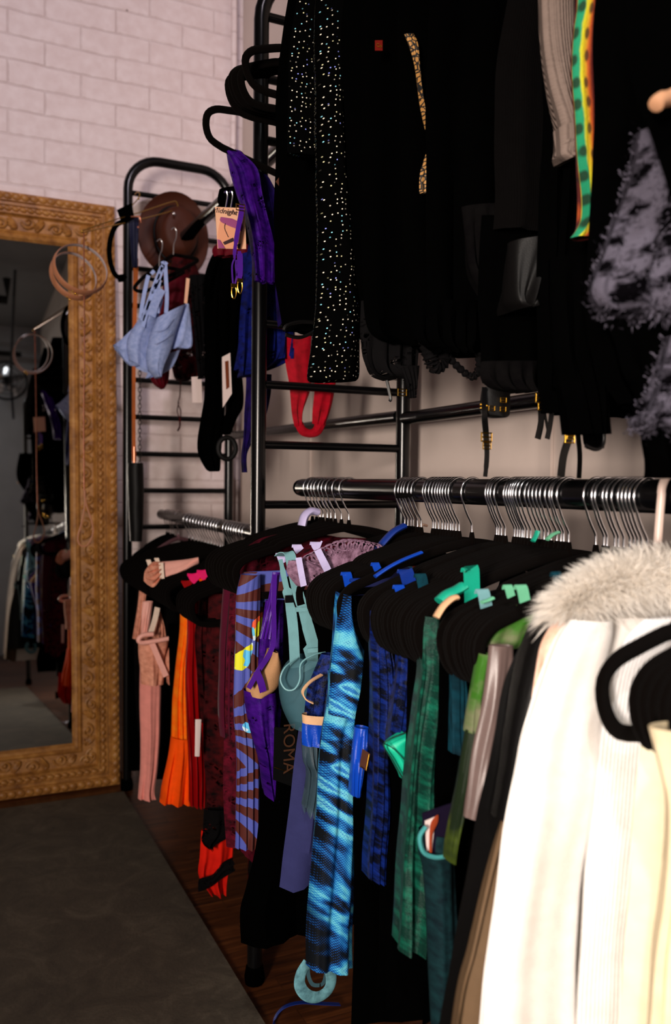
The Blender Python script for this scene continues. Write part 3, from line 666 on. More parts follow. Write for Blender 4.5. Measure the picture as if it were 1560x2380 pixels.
# violet bra
o = thing('violet_bra', (XR, 1.27, 0), 'violet lace bra with beige mesh cup inside, left of the pale aqua bra', 'bra')
garment('band', None, None, 'violet_lace', 1.285, [(1395, 618, 660), (1480, 605, 662), (1530, 602, 664), (1600, 600, 668), (1700, 606, 680)], o, th=.02, amp=.004)
garment('side_wing', None, None, 'violet_satin', 1.262, [(1330, 634, 652), (1400, 622, 642), (1485, 602, 634)], o, th=.006, amp=.002)
garment('cup_lining', None, None, 'beige_mesh', 1.245, [(1512, 628, 640), (1540, 612, 651), (1575, 584, 652), (1600, 573, 640), (1616, 578, 610)], o, th=.045, amp=.0, noi=.001)
garment('cup', None, None, 'violet_lace', 1.248, [(1605, 568, 640), (1640, 572, 642), (1700, 584, 640), (1770, 604, 636), (1850, 618, 640)], o, th=.05, amp=.007, k=2.)
strap(PY([(560, 628), (1, 1)], 1.0)[:0] or [P(638, 1335, Y=1.24), P(636, 1400, Y=1.24), P(634, 1500, Y=1.238), P(600, 1560, Y=1.22), P(578, 1600, Y=1.216)], .008, 'violet_satin', o)
strap([P(596, 1560, Y=1.216), P(606, 1585, Y=1.213), P(612, 1608, Y=1.214)], .011, 'violet_satin', o, 'seam_tape')
blk('plain black garment hanging under the violet bra, beside the hang tag', 'black', 1.225, [(1400, 660), (1600, 655), (1800, 640), (1950, 630), (2040, 620)], th=.03, amp=.01)
# ROMA card
o = thing('hang_tag', tuple(P(660, 1750, Y=1.17)), 'tall black hang tag with bronze capital letters running sideways', 'tag')
q = [P(638, 1690, Y=1.165), P(690, 1692, Y=1.165), P(686, 1830, Y=1.165), P(635, 1812, Y=1.165)]
MB().plate(q, .002).build('card', MT['card_black'], o, smooth=False)
text('lettering', 'ROMA', .026, P(671, 1739, Y=1.161), (PI/2, PI/2, 0), 'bronze_ink', o)
MB().tube([P(638, 1783, Y=1.163), P(688, 1800, Y=1.163)], .0006, 6).build('gold_line', MT['gold'], o)
# aqua bra
o = thing('aqua_bra', (XR, 1.13, 0), 'pale aqua satin bra with sheer grey teal cup hanging from wide straps', 'bra')
A = 1.10
strap([P(650, 1292, Y=A+.012), P(662, 1284, Y=A-.004), P(674, 1290, Y=A-.012), P(682, 1330, Y=A-.014), P(696, 1390, Y=A-.014), P(712, 1430, Y=A-.012)], .0155, 'aqua_satin', o)
strap([P(704, 1405, Y=A-.016), P(714, 1450, Y=A-.016), P(728, 1500, Y=A-.012), P(742, 1545, Y=A)], [.016, .016, .017, .03, .05], 'aqua_satin', o)
strap([P(652, 1300, Y=A+.006), P(660, 1340, Y=A+.004), P(668, 1376, Y=A+.002), P(674, 1400, Y=A), P(682, 1470, Y=A-.008), P(686, 1552, Y=A-.012)], [.006, .008, .014, .015, .015], 'aqua_satin', o)
MB().box(P(672, 1392, Y=A-.006), (.012, .003, .010)).build('strap_slider', MT['black_satin'], o, smooth=False)
MB().box(P(702, 1416, Y=A-.018), (.018, .003, .006)).build('strap_slider', MT['aqua_satin'], o, smooth=False)
MB().box(P(730, 1511, Y=A-.016), (.020, .003, .006)).build('strap_slider', MT['aqua_satin'], o, smooth=False)
garment('cup', None, None, 'teal_sheer', A-.005, [(1528, 690, 752), (1545, 668, 756), (1575, 652, 756), (1610, 650, 752), (1650, 658, 745), (1690, 678, 728)], o, th=.06, amp=.002, k=1.)
L, R = rows_to_lr([(1552, 664, 752), (1600, 656, 712), (1612, 668, 696)], A-.036)
MB().tube(crs([P(756, 1516, Y=A-.03), P(730, 1522, Y=A-.036), P(700, 1542, Y=A-.04), P(697, 1580, Y=A-.044), P(684, 1602, Y=A-.044), P(664, 1602, Y=A-.04), P(652, 1580, Y=A-.034), P(662, 1552, Y=A-.03), P(690, 1530, Y=A-.02)], 40), .0012, 6).build('cup_edging', MT['aqua_satin'], o)
# lilac lace bandeau across the hangers, and white clips
o = thing('lilac_lace_bandeau', (.6, 1.06, .9), 'lilac lace band with scalloped edge and white satin straps, folded over hangers', 'bandeau')
Lp = [P(672, 1308, Y=1.07), P(676, 1345, Y=1.065), P(690, 1364, Y=1.06)]; Rp = [P(868, 1268, Y=1.10), P(858, 1290, Y=1.09), P(800, 1340, Y=1.07)]
garment('lace_band', None, None, 'lilac_lace', 1.07, [(1303, 672, 720), (1330, 668, 772), (1362, 690, 776)], o, th=.016, amp=.002)
b = MB(); ll = [P(*q, Y=1.075) for q in ((716, 1302), (740, 1290), (790, 1268), (830, 1268), (868, 1276))]; rr = [P(*q, Y=1.07) for q in ((722, 1364), (765, 1350), (800, 1330), (830, 1312), (872, 1290))]
b.loft(ll, rr, th=.010, N=30, Mm=8, amp=.002, k=1); b.build('lace_cup', MT['lilac_lace'], o)
sc2 = MB(); pts = crs(ll, 14)
for i, p in enumerate(pts): sc2.tube([p+Vector((.011*math.cos(a), -.006, .0075*math.sin(a))) for a in [2*PI*j/14 for j in range(14)]], .0016, 5, closed=True)
sc2.build('scalloped_edging', MT['lilac_lace'], o)
strap([P(738, 1278, Y=1.058), P(750, 1302, Y=1.054), P(762, 1326, Y=1.058)], .0105, 'lilac_satin', o)
strap([P(694, 1296, Y=1.055), P(700, 1330, Y=1.05), P(706, 1362, Y=1.052)], .0085, 'lilac_satin', o)
def hloop(px, py, Y, w, h, mat, label, cat='strap', slant=.3, group=None, d=.0022):
    w = w*1.5
    """a strap loop hung over a hanger shoulder"""
    c = P(px, py, Y=Y)
    t_ = MB().ribbon([c+Vector((0, d, -.004)), c+Vector((0, d*.6, -.001)), c+Vector((0, 0, 0)), c+Vector((0, -d*.7, -.0015)), c+Vector((w*slant*.3, -d, -.005)), c+Vector((w*slant, -d*1.1, -h-.003))], w, .001, 22, (1, 0, 0))
    return tag(t_.build('strap_loop', MT[mat]), label, cat, group)
hloop(653, 1286, 1.13, .010, .010, 'lilac_satin', 'white satin strap end above the wide aqua strap')
hloop(690, 1266, 1.12, .009, .006, 'lilac_satin', 'small lilac strap end on a hanger, left one of two above the lace band')
hloop(735, 1260, 1.12, .012, .004, 'lilac_satin', 'small white strap end on a hanger, right one of two above the lace band')
hloop(804, 1330, .985, .0085, .014, 'blue_satin', 'bright blue strap loop above the rose print dress, leftmost of the blue loops')
hloop(826, 1345, .965, .010, .008, 'navy_satin', 'small blue strap loop close right of the leftmost blue loop')
hloop(872, 1308, .97, .007, .006, 'blue_satin', 'highest bright blue strap loop, on the hangers behind the others')
hloop(941, 1324, .86, .012, .014, 'navy_satin', 'wide royal blue strap loop hung over a hanger shoulder')
hloop(976, 1334, .83, .009, .014, 'dark_teal', 'blue green ribbed strap loop right of the wide royal blue one')
hloop(926, 1360, .85, .0085, .009, 'blue_satin', 'small mid blue strap loop below the wide royal blue one')
hloop(1092, 1320, .735, .0125, .042, 'emerald_satin', 'wide emerald satin strap looped over the fuzzy hanger', slant=.15)
hloop(1120, 1370, .69, .009, .014, 'aqua_satin', 'shiny pale blue strap loop between the emerald and mint ones')
hloop(1210, 1360, .645, .008, .012, 'mint_satin', 'pale mint strap loop, rightmost of the bright loops')
hloop(1180, 1360, .665, .006, .008, 'mint_satin', 'tiny mint strap end left of the pale mint loop')
hloop(1292, 1330, .60, .006, .012, 'dark_teal', 'dark green strap loop beside the fur collar shoulder')
def swatch(name, label, cat, mat, pts, Y, r):
    return tag(MB().tube(crs(PY(pts, Y), 16), r, 8, flat=(1, .5)).build(name, MT[mat]), label, cat)
swatch('satin_strap', 'twisted blue satin strap lying over the hanger arms', 'strap', 'blue_satin', [(872, 1340), (905, 1318), (940, 1300), (980, 1284)], .93, .0045)
swatch('padded_strap', 'beige padded hanger strap with cream tip, among the black hangers', 'strap', 'tan_elastic', [(1014, 1435), (1030, 1410), (1050, 1392), (1062, 1388)], .70, .0055)
swatch('folded_sash', 'folded emerald sash pinned inside the fuzzy hanger', 'sash', 'emerald_satin', [(1022, 1398), (1040, 1382), (1062, 1372), (1078, 1362)], .74, .0095)
swatch('mint_tag', 'small mint leaf shaped strap end on the black hangers', 'strap', 'mint_satin', [(1120, 1400), (1133, 1396), (1146, 1390)], .68, .0035)
swatch('mint_ribbon', 'pale mint ribbon tied at the hanger necks under the rail', 'ribbon', 'mint_satin', [(1272, 1254), (1284, 1243), (1298, 1237)], .78, .004)
swatch('green_ribbon', 'green ribbon tied at the hanger necks left of the pale mint one', 'ribbon', 'emerald_satin', [(1239, 1258), (1246, 1246), (1250, 1234)], .80, .0045)
swatch('peach_ribbon', 'peach ribbon bow at a hanger neck under the chrome hooks', 'ribbon', 'nude_lace', [(975, 1228), (982, 1220), (992, 1222)], 1.22, .0045)
swatch('lilac_scrunchie', 'pale lilac gathered satin hung on the leftmost hook of the near rail', 'hair tie', 'lilac_satin', [(702, 1222), (708, 1200), (722, 1188), (738, 1190)], 1.45, .014)
swatch('blue_lace_shoulder', 'blue lace shoulder sloping up to the hanger neck left of the blue loops', 'strap', 'navy_satin', [(866, 1292), (890, 1262), (915, 1236), (940, 1222)], 1.09, .009)
# blue undergarment with tan trim
o = thing('blue_brief', (XR, 1.04, 0), 'royal blue brief with tan elastic bands and a gold hoop, left of the rose dress', 'brief')
garment('lace_panel', None, None, 'navy_lace', 1.055, [(1520, 748, 800), (1560, 730, 800), (1600, 716, 800), (1662, 706, 800)], o, th=.025, amp=.003)
garment('satin_panel', None, None, 'blue_satin', 1.04, [(1678, 703, 790), (1705, 703, 790), (1733, 705, 780)], o, th=.022, amp=.002)
garment('waist_elastic', None, None, 'tan_elastic', 1.038, [(1660, 702, 790), (1680, 703, 790)], o, th=.028, amp=.0, N_=8)
MB().ribbon([P(748, 1568, Y=1.03), P(722, 1584, Y=1.02), P(704, 1606, Y=1.015), P(710, 1624, Y=1.012), P(728, 1634, Y=1.01)], .0045, .0015, 30, (0, 1, .3)).build('hoop', MT['tan_elastic'], o)
# grey sheer and periwinkle skirt
garment('slate_slip', 'sheer slate grey slip with lace edge hanging beside the rose print dress', 'slip', 'slate_sheer', 1.10, [(1720, 702, 760), (1770, 706, 760), (1800, 716, 755), (1880, 710, 738)], th=.03, amp=.008, hem=.01)
garment('periwinkle_skirt', 'long periwinkle blue flared skirt under the sheer slate slip', 'skirt', 'periwinkle', 1.135, [(1690, 694), (1800, 684), (1950, 666), (2066, 650)], th=.045, amp=.010, k=7., hem=.004)
blk('black garment between the periwinkle skirt and the rose print dress', 'black', 1.075, [(1430, 740), (1700, 735), (1900, 734), (2100, 722)], th=.02)
# rose print dress
o = thing('rose_print_dress', (XR, .98, 0), 'long blue and black rose print dress with halftone dots and a pointed shoulder', 'dress')
D = .962
garment('skirt', None, None, 'rose_print', D, [(1560, 766, 850), (1600, 766, 852), (1650, 760, 846), (1700, 752, 826), (1780, 745, 822), (1880, 738, 822), (2000, 726, 822), (2120, 716, 821), (2243, 712, 819)], o, th=.045, amp=.005, k=2.)
garment('bodice', None, None, 'rose_print', D-.006, [(1380, 794, 802), (1430, 784, 808), (1480, 776, 826), (1540, 770, 858), (1600, 768, 860), (1660, 764, 850)], o, th=.045, amp=.003, k=1.5)
blk('black garment hanging directly right of the rose print dress', 'black', .925, [(1480, 850), (1600, 840), (1700, 822), (1900, 820), (2243, 818), (2380, 815)], th=.03, amp=.004)
# lace piece dangling below the dress
o = thing('lace_garter', tuple(P(735, 2240, Y=1.02)), 'pale teal lace ring dangling near the floor under the rose print dress', 'garter')
MB().tube(crs(PY([(716, 2236), (700, 2262), (697, 2290), (712, 2312), (736, 2318), (760, 2304), (770, 2278), (764, 2236)], 1.02), 40), .006, 8, flat=(.3, 1.3)).build('lace_ring', cm('garter_lace', (110, 165, 175), (70, 110, 120), scale=80, lace=.1), o)
MB().ribbon(PY([(720, 2232), (716, 2260), (724, 2285), (738, 2290), (752, 2284), (758, 2258), (756, 2232)], 1.022), .005, .001, 30, (1, 0, 0)).build('inner_strap', MT['teal_sheer'], o)
# blue satin piece, tag
garment('blue_satin_camisole', 'bright blue satin camisole edge just right of the rose print dress', 'camisole', 'blue_satin', .905, [(1690, 826, 856), (1740, 820, 852), (1800, 816, 840), (1846, 814, 832)], th=.02, amp=.003)
o = thing('price_tag', tuple(P(848, 1765, Y=.885)), 'small bronze and black swing tag right of the rose print dress', 'tag')
MB().plate([P(843, 1740, Y=.885), P(860, 1752, Y=.885), P(852, 1792, Y=.885), P(836, 1782, Y=.885)], .0015).build('card', MT['brown_card'], o, smooth=False)
MB().tube([P(x, y, Y=.883) for x, y in ((858, 1753), (851, 1790), (838, 1782))], .0007, 6).build('gilt_edge', MT['gold'], o)
garment('navy_lace_dress', 'navy blue lace dress hanging right of the bright blue camisole', 'dress', 'navy_lace', .875, [(1420, 864, 905), (1500, 864, 905), (1560, 866, 912), (1650, 868, 908), (1760, 868, 892), (1850, 862, 892), (2040, 855, 884)], th=.035, amp=.006)
blk('black garment between the navy lace dress and the dark blue camisole', 'black', .862, [(1480, 905), (1700, 900), (1900, 888), (2200, 878), (2380, 870)], th=.02)
garment('dark_blue_camisole', 'dark blue lace camisole between the navy lace dress and the green lace dress', 'camisole', 'navy_lace', .835, [(1440, 925, 955), (1530, 925, 955), (1620, 914, 960), (1700, 905, 945), (1730, 907, 930)], th=.03, amp=.004)
o = thing('green_bra', (XR, .82, 0), 'bright teal green bra with one triangular cup in view', 'bra')
garment('cup', None, None, 'teal_cup', .815, [(1703, 940, 946), (1730, 893, 944), (1768, 912, 943), (1812, 938, 942)], o, th=.025, amp=.001, k=1.)
L = MB().tube(crs(PY([(943, 1703), (893, 1728), (914, 1768), (938, 1812)], .802), 24), .0009, 6).build('cup_edging', MT['green_lace'], o)
MB().tube(crs(PY([(893, 1728), (915, 1740), (942, 1768)], .80), 12), .0007, 6).build('seam', MT['green_lace'], o)
blk('black garment hanging behind the green lace dress', 'black', .80, [(1500, 948), (1700, 945), (1900, 930), (2200, 905), (2380, 900)], th=.02)
garment('green_lace_dress', 'long emerald green lace dress in two folds in the middle of the lower rail', 'dress', 'green_lace', .77, [(1430, 974, 1018), (1500, 972, 1016), (1560, 974, 1018), (1640, 962, 1020), (1750, 948, 1008), (1900, 936, 1004), (2050, 926, 985), (2200, 918, 975)], th=.03, amp=.012, k=1.6)
blk('black garment between the green lace dress and the teal camisole', 'black', .738, [(1500, 1020), (1650, 1018), (1800, 1008), (2000, 1000), (2380, 975)], th=.02)
garment('teal_camisole', 'dark teal lace camisole in the shade right of the green lace dress', 'camisole', 'dark_teal', .72, [(1450, 1050, 1075), (1540, 1050, 1075), (1620, 1052, 1082), (1750, 1050, 1080)], th=.02, amp=.003)
# jeans-like piece holding a card box
o = thing('teal_shorts', (XR, .70, .5), 'dark teal stretch garment with frayed rim low on the rail, a picture card tucked in', 'shorts')
garment('body', None, None, 'denim_teal', .70, [(1930, 976, 1052), (1975, 976, 1052), (2060, 990, 1056), (2380, 1000, 1070)], o, th=.035, amp=.004, k=1.)
MB().tube(crs(PY([(990, 1922), (976, 1946), (984, 1980), (1010, 1992), (1036, 1990), (1052, 1984)], .677), 24), .0022, 6).build('frayed_rim', cm('fray', (70, 150, 150), rough=.95), o)
o = thing('picture_card', tuple(P(1008, 1930, Y=.685)), 'packaging card with a pale pink photo panel, tucked into the dark teal shorts', 'card')
MB().plate([P(982, 1890, Y=.685), P(1052, 1866, Y=.685), P(1058, 1990, Y=.685), P(990, 1992, Y=.685)], .002).build('card', cm('violet_card', (20, 10, 34)), o, smooth=False)
MB().plate([P(988, 1908, Y=.6825), P(1012, 1898, Y=.6825), P(1004, 1975, Y=.6825), P(992, 1978, Y=.6825)], .001).build('photo_panel', MT['white_tag'], o, smooth=False)
MB().loft(PY([(1012, 1898), (1002, 1912), (998, 1935), (996, 1980)], .6805), PY([(1020, 1894), (1018, 1912), (1005, 1940), (1003, 1980)], .6805), th=.001, N=10, Mm=3).build('printed_figure', cm('rust_print', (150, 60, 30)), o)
# green floral blouse
o = thing('green_floral_blouse', (XR, .655, 0), 'green and pink watercolour floral blouse on the hanger left of the leather jacket', 'blouse')
garment('sleeve', None, None, 'floral', .652, [(1518, 1112, 1135), (1570, 1104, 1128), (1640, 1092, 1122), (1700, 1082, 1118)], o, th=.018, amp=.002)
garment('sleeve_end', None, None, 'floral_dark', .652, [(1695, 1083, 1119), (1760, 1072, 1112), (1840, 1062, 1090), (1960, 1042, 1058), (2000, 1040, 1048)], o, th=.016, amp=.002)
garment('collar', None, None, 'floral', .668, [(1404, 1192, 1200), (1430, 1160, 1290), (1465, 1138, 1290), (1503, 1120, 1290)], o, th=.02, amp=.002)
garment('taupe_silk_scarf', 'taupe silk piece draped over the hanger bar in the green floral blouse', 'scarf', 'taupe_silk', .640, [(1500, 1139, 1192), (1560, 1133, 1190), (1640, 1122, 1172), (1760, 1100, 1150), (1900, 1082, 1110)], th=.014, amp=.003, k=1.6)
# leather jacket
o = thing('leather_jacket', (XR, .60, 0), 'black leather jacket between the green blouse and the white fur collared coat', 'jacket')
garment('body', None, None, 'leather', .612, [(1420, 1262), (1450, 1236), (1520, 1200), (1600, 1172), (1750, 1142), (1950, 1098), (2150, 1062), (2500, 1000), (3000, 960)], o, th=.04, amp=.006)
garment('sleeve', None, None, 'leather', .592, [(1424, 1275, 1300), (1460, 1248, 1290), (1520, 1226, 1262), (1600, 1206, 1238), (1750, 1176, 1222), (1900, 1150, 1200)], o, th=.035, amp=.004, k=1.)
garment('nude_lace_blouse', 'peach lace top peeping out behind the white coat shoulder', 'top', 'nude_lace', .572, [(1425, 1300, 1390), (1455, 1278, 1380), (1500, 1254, 1360), (1560, 1242, 1340), (1620, 1234, 1330)], th=.01, amp=.002)
# white coat
o = thing('white_coat', (XR, .55, 0), 'long white wool coat with white fur collar, brightest garment on the near rail', 'coat')
W0 = .562
garment('body', None, None, 'white_wool', W0, [(1395, 1360), (1440, 1318), (1490, 1285), (1560, 1262), (1650, 1236), (1720, 1214), (1800, 1200), (2000, 1164), (2200, 1142), (2420, 1120), (3300, 1050)], o, th=.05, amp=.005, k=1.1, right=.86)
garment('sleeve', None, None, 'white_wool', W0-.032, [(1440, 1330, 1420), (1480, 1300, 1420), (1560, 1268, 1400), (1660, 1236, 1392), (1740, 1208, 1386), (1900, 1186, 1370), (2100, 1158, 1345), (2420, 1120, 1330), (3300, 1050, 1320)], o, th=.024, amp=.003, k=1.1)
garment('lining', 'cream lining showing at the open edge', None, 'shaded_lining', W0+.028, [(1800, 1192, 1260), (1900, 1164, 1240), (2000, 1135, 1230), (2200, 1090, 1200), (2420, 1046, 1180), (3200, 960, 1100)], o, th=.016, amp=.008, k=2.)
def fur(parent, name, segs, n, ln, mat, seed=1, droop=.3):
    r_ = random.Random(seed); b = MB()
    for i in range(n):
        t_ = r_.random(); k = min(int(t_*(len(segs)-1)), len(segs)-2); f_ = t_*(len(segs)-1)-k
        c = segs[k][0].lerp(segs[k+1][0], f_); rad = segs[k][1]*(1-f_)+segs[k+1][1]*f_
        d = Vector((r_.gauss(-.3, .8), r_.gauss(-.2, .8), abs(r_.gauss(.5, .8))-.15)).normalized()
        base = c+Vector((d.x*rad, d.y*rad*.8, d.z*rad*.8)); L_ = ln*r_.uniform(.5, 1.15)
        d2 = (d+Vector((-.5, -.1, .1))+Vector((r_.gauss(0, .25), r_.gauss(0, .25), r_.gauss(0, .25)))).normalized()
        tip = base+d2*L_+Vector((0, 0, -droop*L_)); mid = base+d2*L_*.5+Vector((0, 0, -droop*L_*.15))
        wv = d2.cross(Vector((r_.gauss(0, 1), r_.gauss(0, 1), r_.gauss(0, 1)))).normalized()*ln*.035
        ids = [b.add(base-wv), b.add(base+wv), b.add(mid+wv*.7), b.add(mid-wv*.7), b.add(tip)]
        b.f.append((ids[0], ids[1], ids[2], ids[3])); b.f.append((ids[3], ids[2], ids[4]))
    ob = b.build(name, mat, parent); return ob
seg = [(P(x, y, Y=W0-.01), r) for x, y, r in ((1318, 1436, .010), (1350, 1410, .015), (1400, 1386, .021), (1450, 1372, .026), (1510, 1366, .030), (1580, 1372, .036), (1660, 1390, .04))]
furm = cm('white_fur', (252, 246, 238), rough=1., sheen=.0, spec=.1, bump=0)
_t = furm.node_tree; _tl = N(_t, 'ShaderNodeBsdfTranslucent'); _tl.inputs[0].default_value = (1, .97, .93, 1); _mx = N(_t, 'ShaderNodeMixShader'); _mx.inputs[0].default_value = .5
_t.links.new(_t.nodes['Principled BSDF'].outputs[0], _mx.inputs[1]); _t.links.new(_tl.outputs[0], _mx.inputs[2]); _t.links.new(_mx.outputs[0], _t.nodes['Material Output'].inputs[0])
cb_ = MB().tube([s_[0] for s_ in seg], [s_[1]*.93 for s_ in seg], 14); cl = cb_.build('fur_collar', furm, o)
fur(cl, 'fur_strands', seg, 9000, .027, furm)
seg2 = [(P(x, y, Y=W0-.02), r) for x, y, r in ((1318, 1432, .008), (1280, 1500, .006), (1262, 1570, .004))]
# white plastic hanger of the coat
wh = MB(); pts = [(0, 0, -.105), (-.004, 0, -.085), (-.010, 0, -.06), (-.008, 0, -.02), (-.006, 0, .004)]
for a in range(180, -30, -15): pts.append((.018+.0245*math.cos(math.radians(a)), 0, .004+.0245*math.sin(math.radians(a))))
yh = Yof(1546, XR-.018)
hb = MB().tube([(XR-.16, yh, ZR-.165), (XR-.08, yh, ZR-.125), (XR, yh, ZR-.10), (XR+.08, yh, ZR-.125), (XR+.16, yh, ZR-.165)], .006, 10).build('clothes_hanger', MT['plastic'])
tag(hb, 'white plastic hanger with a thick hook, carrying the white fur collared coat', 'hanger')
MB().tube([(x+XR-.016, y+yh, z+ZR) for x, y, z in crs(pts, 40)], .0042, 10).build('hook', MT['plastic'], hb)
# white knit and chiffon
garment('white_cardigan', 'white open knit cardigan hanging right in front of the white coat', 'cardigan', 'white_knit', .515, [(1440, 1500), (1480, 1456), (1540, 1420), (1620, 1402), (1750, 1390), (1900, 1378), (2100, 1352), (2420, 1334), (3200, 1300)], th=.018, amp=.003, k=1.2, right=.85)
garment('chiffon_dress', 'pale yellow chiffon dress at the right edge, under the foreground hangers', 'dress', 'cream_chiffon', .462, [(1686, 1500, 1640), (1760, 1492, 1700), (1900, 1482, 1720), (2100, 1470, 1740), (2420, 1450, 1760), (3400, 1380, 1780)], th=.02, amp=.006, k=2.5)
garment('peach_dress', 'peach cream chiffon dress at the extreme right edge below the foreground hangers', 'dress', 'peach_chiffon', .415, [(1690, 1510, 1700), (1800, 1540, 1760), (1900, 1556, 1780), (2100, 1545, 1800), (2420, 1520, 1820), (3500, 1450, 1860)], th=.03, amp=.008, k=4.)
# ribbon on the floor
rb = MB().ribbon([P(x, y, Z=.006+h) for x, y, h in ((640, 2400, 0), (640, 2365, .002), (662, 2340, .015), (700, 2330, .02), (740, 2332, .015), (790, 2334, .004))], .009, .001, 40, (.4, 1, 0)).build('floor_ribbon', MT['navy_satin'])
tag(rb, 'dark blue ribbon lying loosely on the wooden floor under the rose print dress', 'ribbon')

# ================================================================ lower rail of the far rack
def far(*a, **k): k.setdefault('cx', XS); k.setdefault('right', .88); return garment(*a, **k)
far('black_dress', 'long black dress hanging at the far left end of the far rail, beside the mirror', 'dress', 'black', 2.55, [(1290, 345), (1320, 305), (1400, 298), (1600, 296), (1790, 298)], th=.06, seed=2)
far('black_dress', 'long black dress hanging behind the beige camisole and salmon slip', 'dress', 'black', 2.46, [(1300, 340), (1350, 318), (1500, 322), (1700, 330), (1812, 330)], th=.06, seed=4)  # added to make the bright brick between the garments read dark
far('grey_camisole', 'dull grey top hanging farthest left on the far rail, behind the pink clothes', 'top', 'smoky', 2.42, [(1340, 322), (1450, 312), (1600, 314), (1700, 320)], th=.02, seed=3)
far('beige_camisole', 'beige sleeveless top at the left end of the far rail', 'top', 'pink_lace', 2.34, [(1362, 325, 345), (1420, 318, 335), (1484, 308, 328)], th=.03, amp=.003)
far('pink_slip', 'salmon pink slip between the beige top and the lace corset', 'slip', 'pink_satin', 2.29, [(1398, 332, 356), (1440, 328, 350), (1476, 328, 342)], th=.02, amp=.002)
far('pink_dress', 'long salmon pink ribbed dress hanging down to near the floor on the far rail', 'dress', 'pink_jersey', 2.24, [(1500, 326, 374), (1600, 324, 375), (1700, 326, 372), (1780, 326, 366), (1835, 322, 358), (1855, 320, 361)], th=.05, amp=.006, k=2.)
o = thing('lace_corset', (XS, 2.18, 0), 'peach lace corset rolled open at the top, hanging over the pink dress', 'corset')
far('lace_panel', None, None, 'pink_lace', 2.175, [(1484, 322, 394), (1520, 322, 386), (1560, 326, 382), (1588, 326, 378)], o, th=.06, amp=.006, k=2.)
far('side_wing', None, None, 'pink_lace', 2.15, [(1500, 396, 412), (1540, 382, 410), (1570, 386, 405), (1590, 390, 400)], o, th=.04, amp=.006, k=2.)
strap([P(352, 1492, Y=2.13), P(368, 1530, Y=2.125), P(386, 1572, Y=2.12)], .014, 'pink_satin', o, 'boning_tape')
strap([P(350, 1472, Y=2.15), P(360, 1440, Y=2.15), P(366, 1412, Y=2.16)], .014, 'pale_satin', o, 'shoulder_strap', wv=(1, .2, 0))
MB().tube(crs(PY([(392, 1484), (360, 1490), (330, 1494), (322, 1486), (334, 1476), (356, 1474)], 2.13), 24), .006, 8).build('rolled_edge', MT['pink_satin'], o)
far('pink_lace_cup', 'peach lace cup showing above the corset under the black hangers', 'bra', 'pink_lace', 2.2, [(1420, 360, 372), (1450, 362, 382), (1480, 352, 388)], th=.03)
o = thing('pink_bandeau', tuple(P(400, 1320, Y=2.1)), 'salmon pink satin bandeau with frilly lace end folded over the far hangers', 'bandeau')
b = MB().loft(PY([(352, 1307), (400, 1304), (440, 1300), (461, 1296)], 2.08), PY([(352, 1350), (385, 1345), (425, 1330), (462, 1310)], 2.07), th=.02, N=20, Mm=8, amp=.004, k=1.); b.build('satin_band', MT['pink_satin'], o)
b = MB().loft(PY([(336, 1328), (345, 1314), (356, 1306), (372, 1306)], 2.07), PY([(334, 1352), (346, 1362), (358, 1364), (374, 1346)], 2.06), th=.016, N=24, Mm=16, amp=.006, k=4., noi=.006); b.build('lace_frill', MT['pink_lace'], o)
strap([P(374, 1308, Y=2.06), P(377, 1345, Y=2.055)], .011, 'pale_satin', o, 'satin_tape')
for (x, y, l) in ((345, 1301, 'pale strap end above the pink bandeau, left one of two'), (364, 1297, 'pale strap end above the pink bandeau, right one of two')): hloop(x, y, 2.14, .007, .010, 'pale_satin', l)
for (x, y, m_, l, w_) in ((452, 1334, 'magenta_satin', 'bright magenta strap loop on the far hangers, left one of two', .022), (474, 1326, 'magenta_satin', 'bright magenta strap loop on the far hangers, right one of two', .022), (432, 1350, 'red_satin', 'small dark red strap loop left of the magenta loops', .014), (470, 1345, 'orange_jersey', 'thin orange strap loop right beneath the magenta loops', .010), (498, 1360, 'red_satin', 'dim red strap end lower right of the magenta loops', .010)): hloop(x, y, 1.93, w_, .009, m_, l)
ph = new_hanger(mat=cm('mauve_velvet', (120, 84, 92), rough=1.), hw=.2); ph.location = (XS, 2.66, ZS); ph.rotation_euler = (0, 0, .8); tag(ph, 'mauve velvet hanger at the far left end of the far rail', 'hanger')
o = thing('orange_dress', (XS, 2.0, 0), 'bright orange dress with lace bodice and flared skirt on the far rail', 'dress')
far('bodice', None, None, 'orange_lace', 1.99, [(1390, 420, 452), (1462, 418, 450), (1540, 410, 436), (1620, 402, 436), (1720, 398, 440)], o, th=.04, amp=.004)
far('skirt', None, None, 'orange_jersey', 1.985, [(1712, 398, 442), (1760, 390, 448), (1820, 376, 450), (1864, 371, 448)], o, th=.06, amp=.010, k=2.6)
far('red_dress', 'deep red satin dress hanging just right of the orange dress', 'dress', 'red_satin', 1.93, [(1390, 436, 470), (1460, 436, 470), (1540, 432, 470), (1640, 432, 474), (1760, 438, 480), (1870, 440, 476)], th=.04, amp=.012)
far('dark_red_lace_blouse', 'dark red lace top hanging behind the black lace garment, far rail', 'top', 'wine_lace', 1.87, [(1370, 462, 490), (1420, 462, 490), (1480, 452, 500), (1560, 458, 498), (1680, 468, 500)], th=.03, amp=.008)
far('black_lace_garment', 'black and wine lace garment with ragged hem left of the maroon robe', 'garment', 'wine_lace', 1.82, [(1380, 485), (1440, 485), (1600, 478), (1750, 476), (1850, 484), (1930, 478)], th=.05, amp=.018, hem=.03)
far('white_tag_card', 'pale swing tag hanging between the orange dress and the maroon robe', 'tag', 'white_tag', 1.79, [(1672, 454, 468), (1758, 453, 464)], th=.002, amp=0, noi=0)
o = thing('red_black_skirt', (XS, 1.72, 0), 'scarlet skirt with ragged black lace hem low beside the maroon robe', 'skirt')
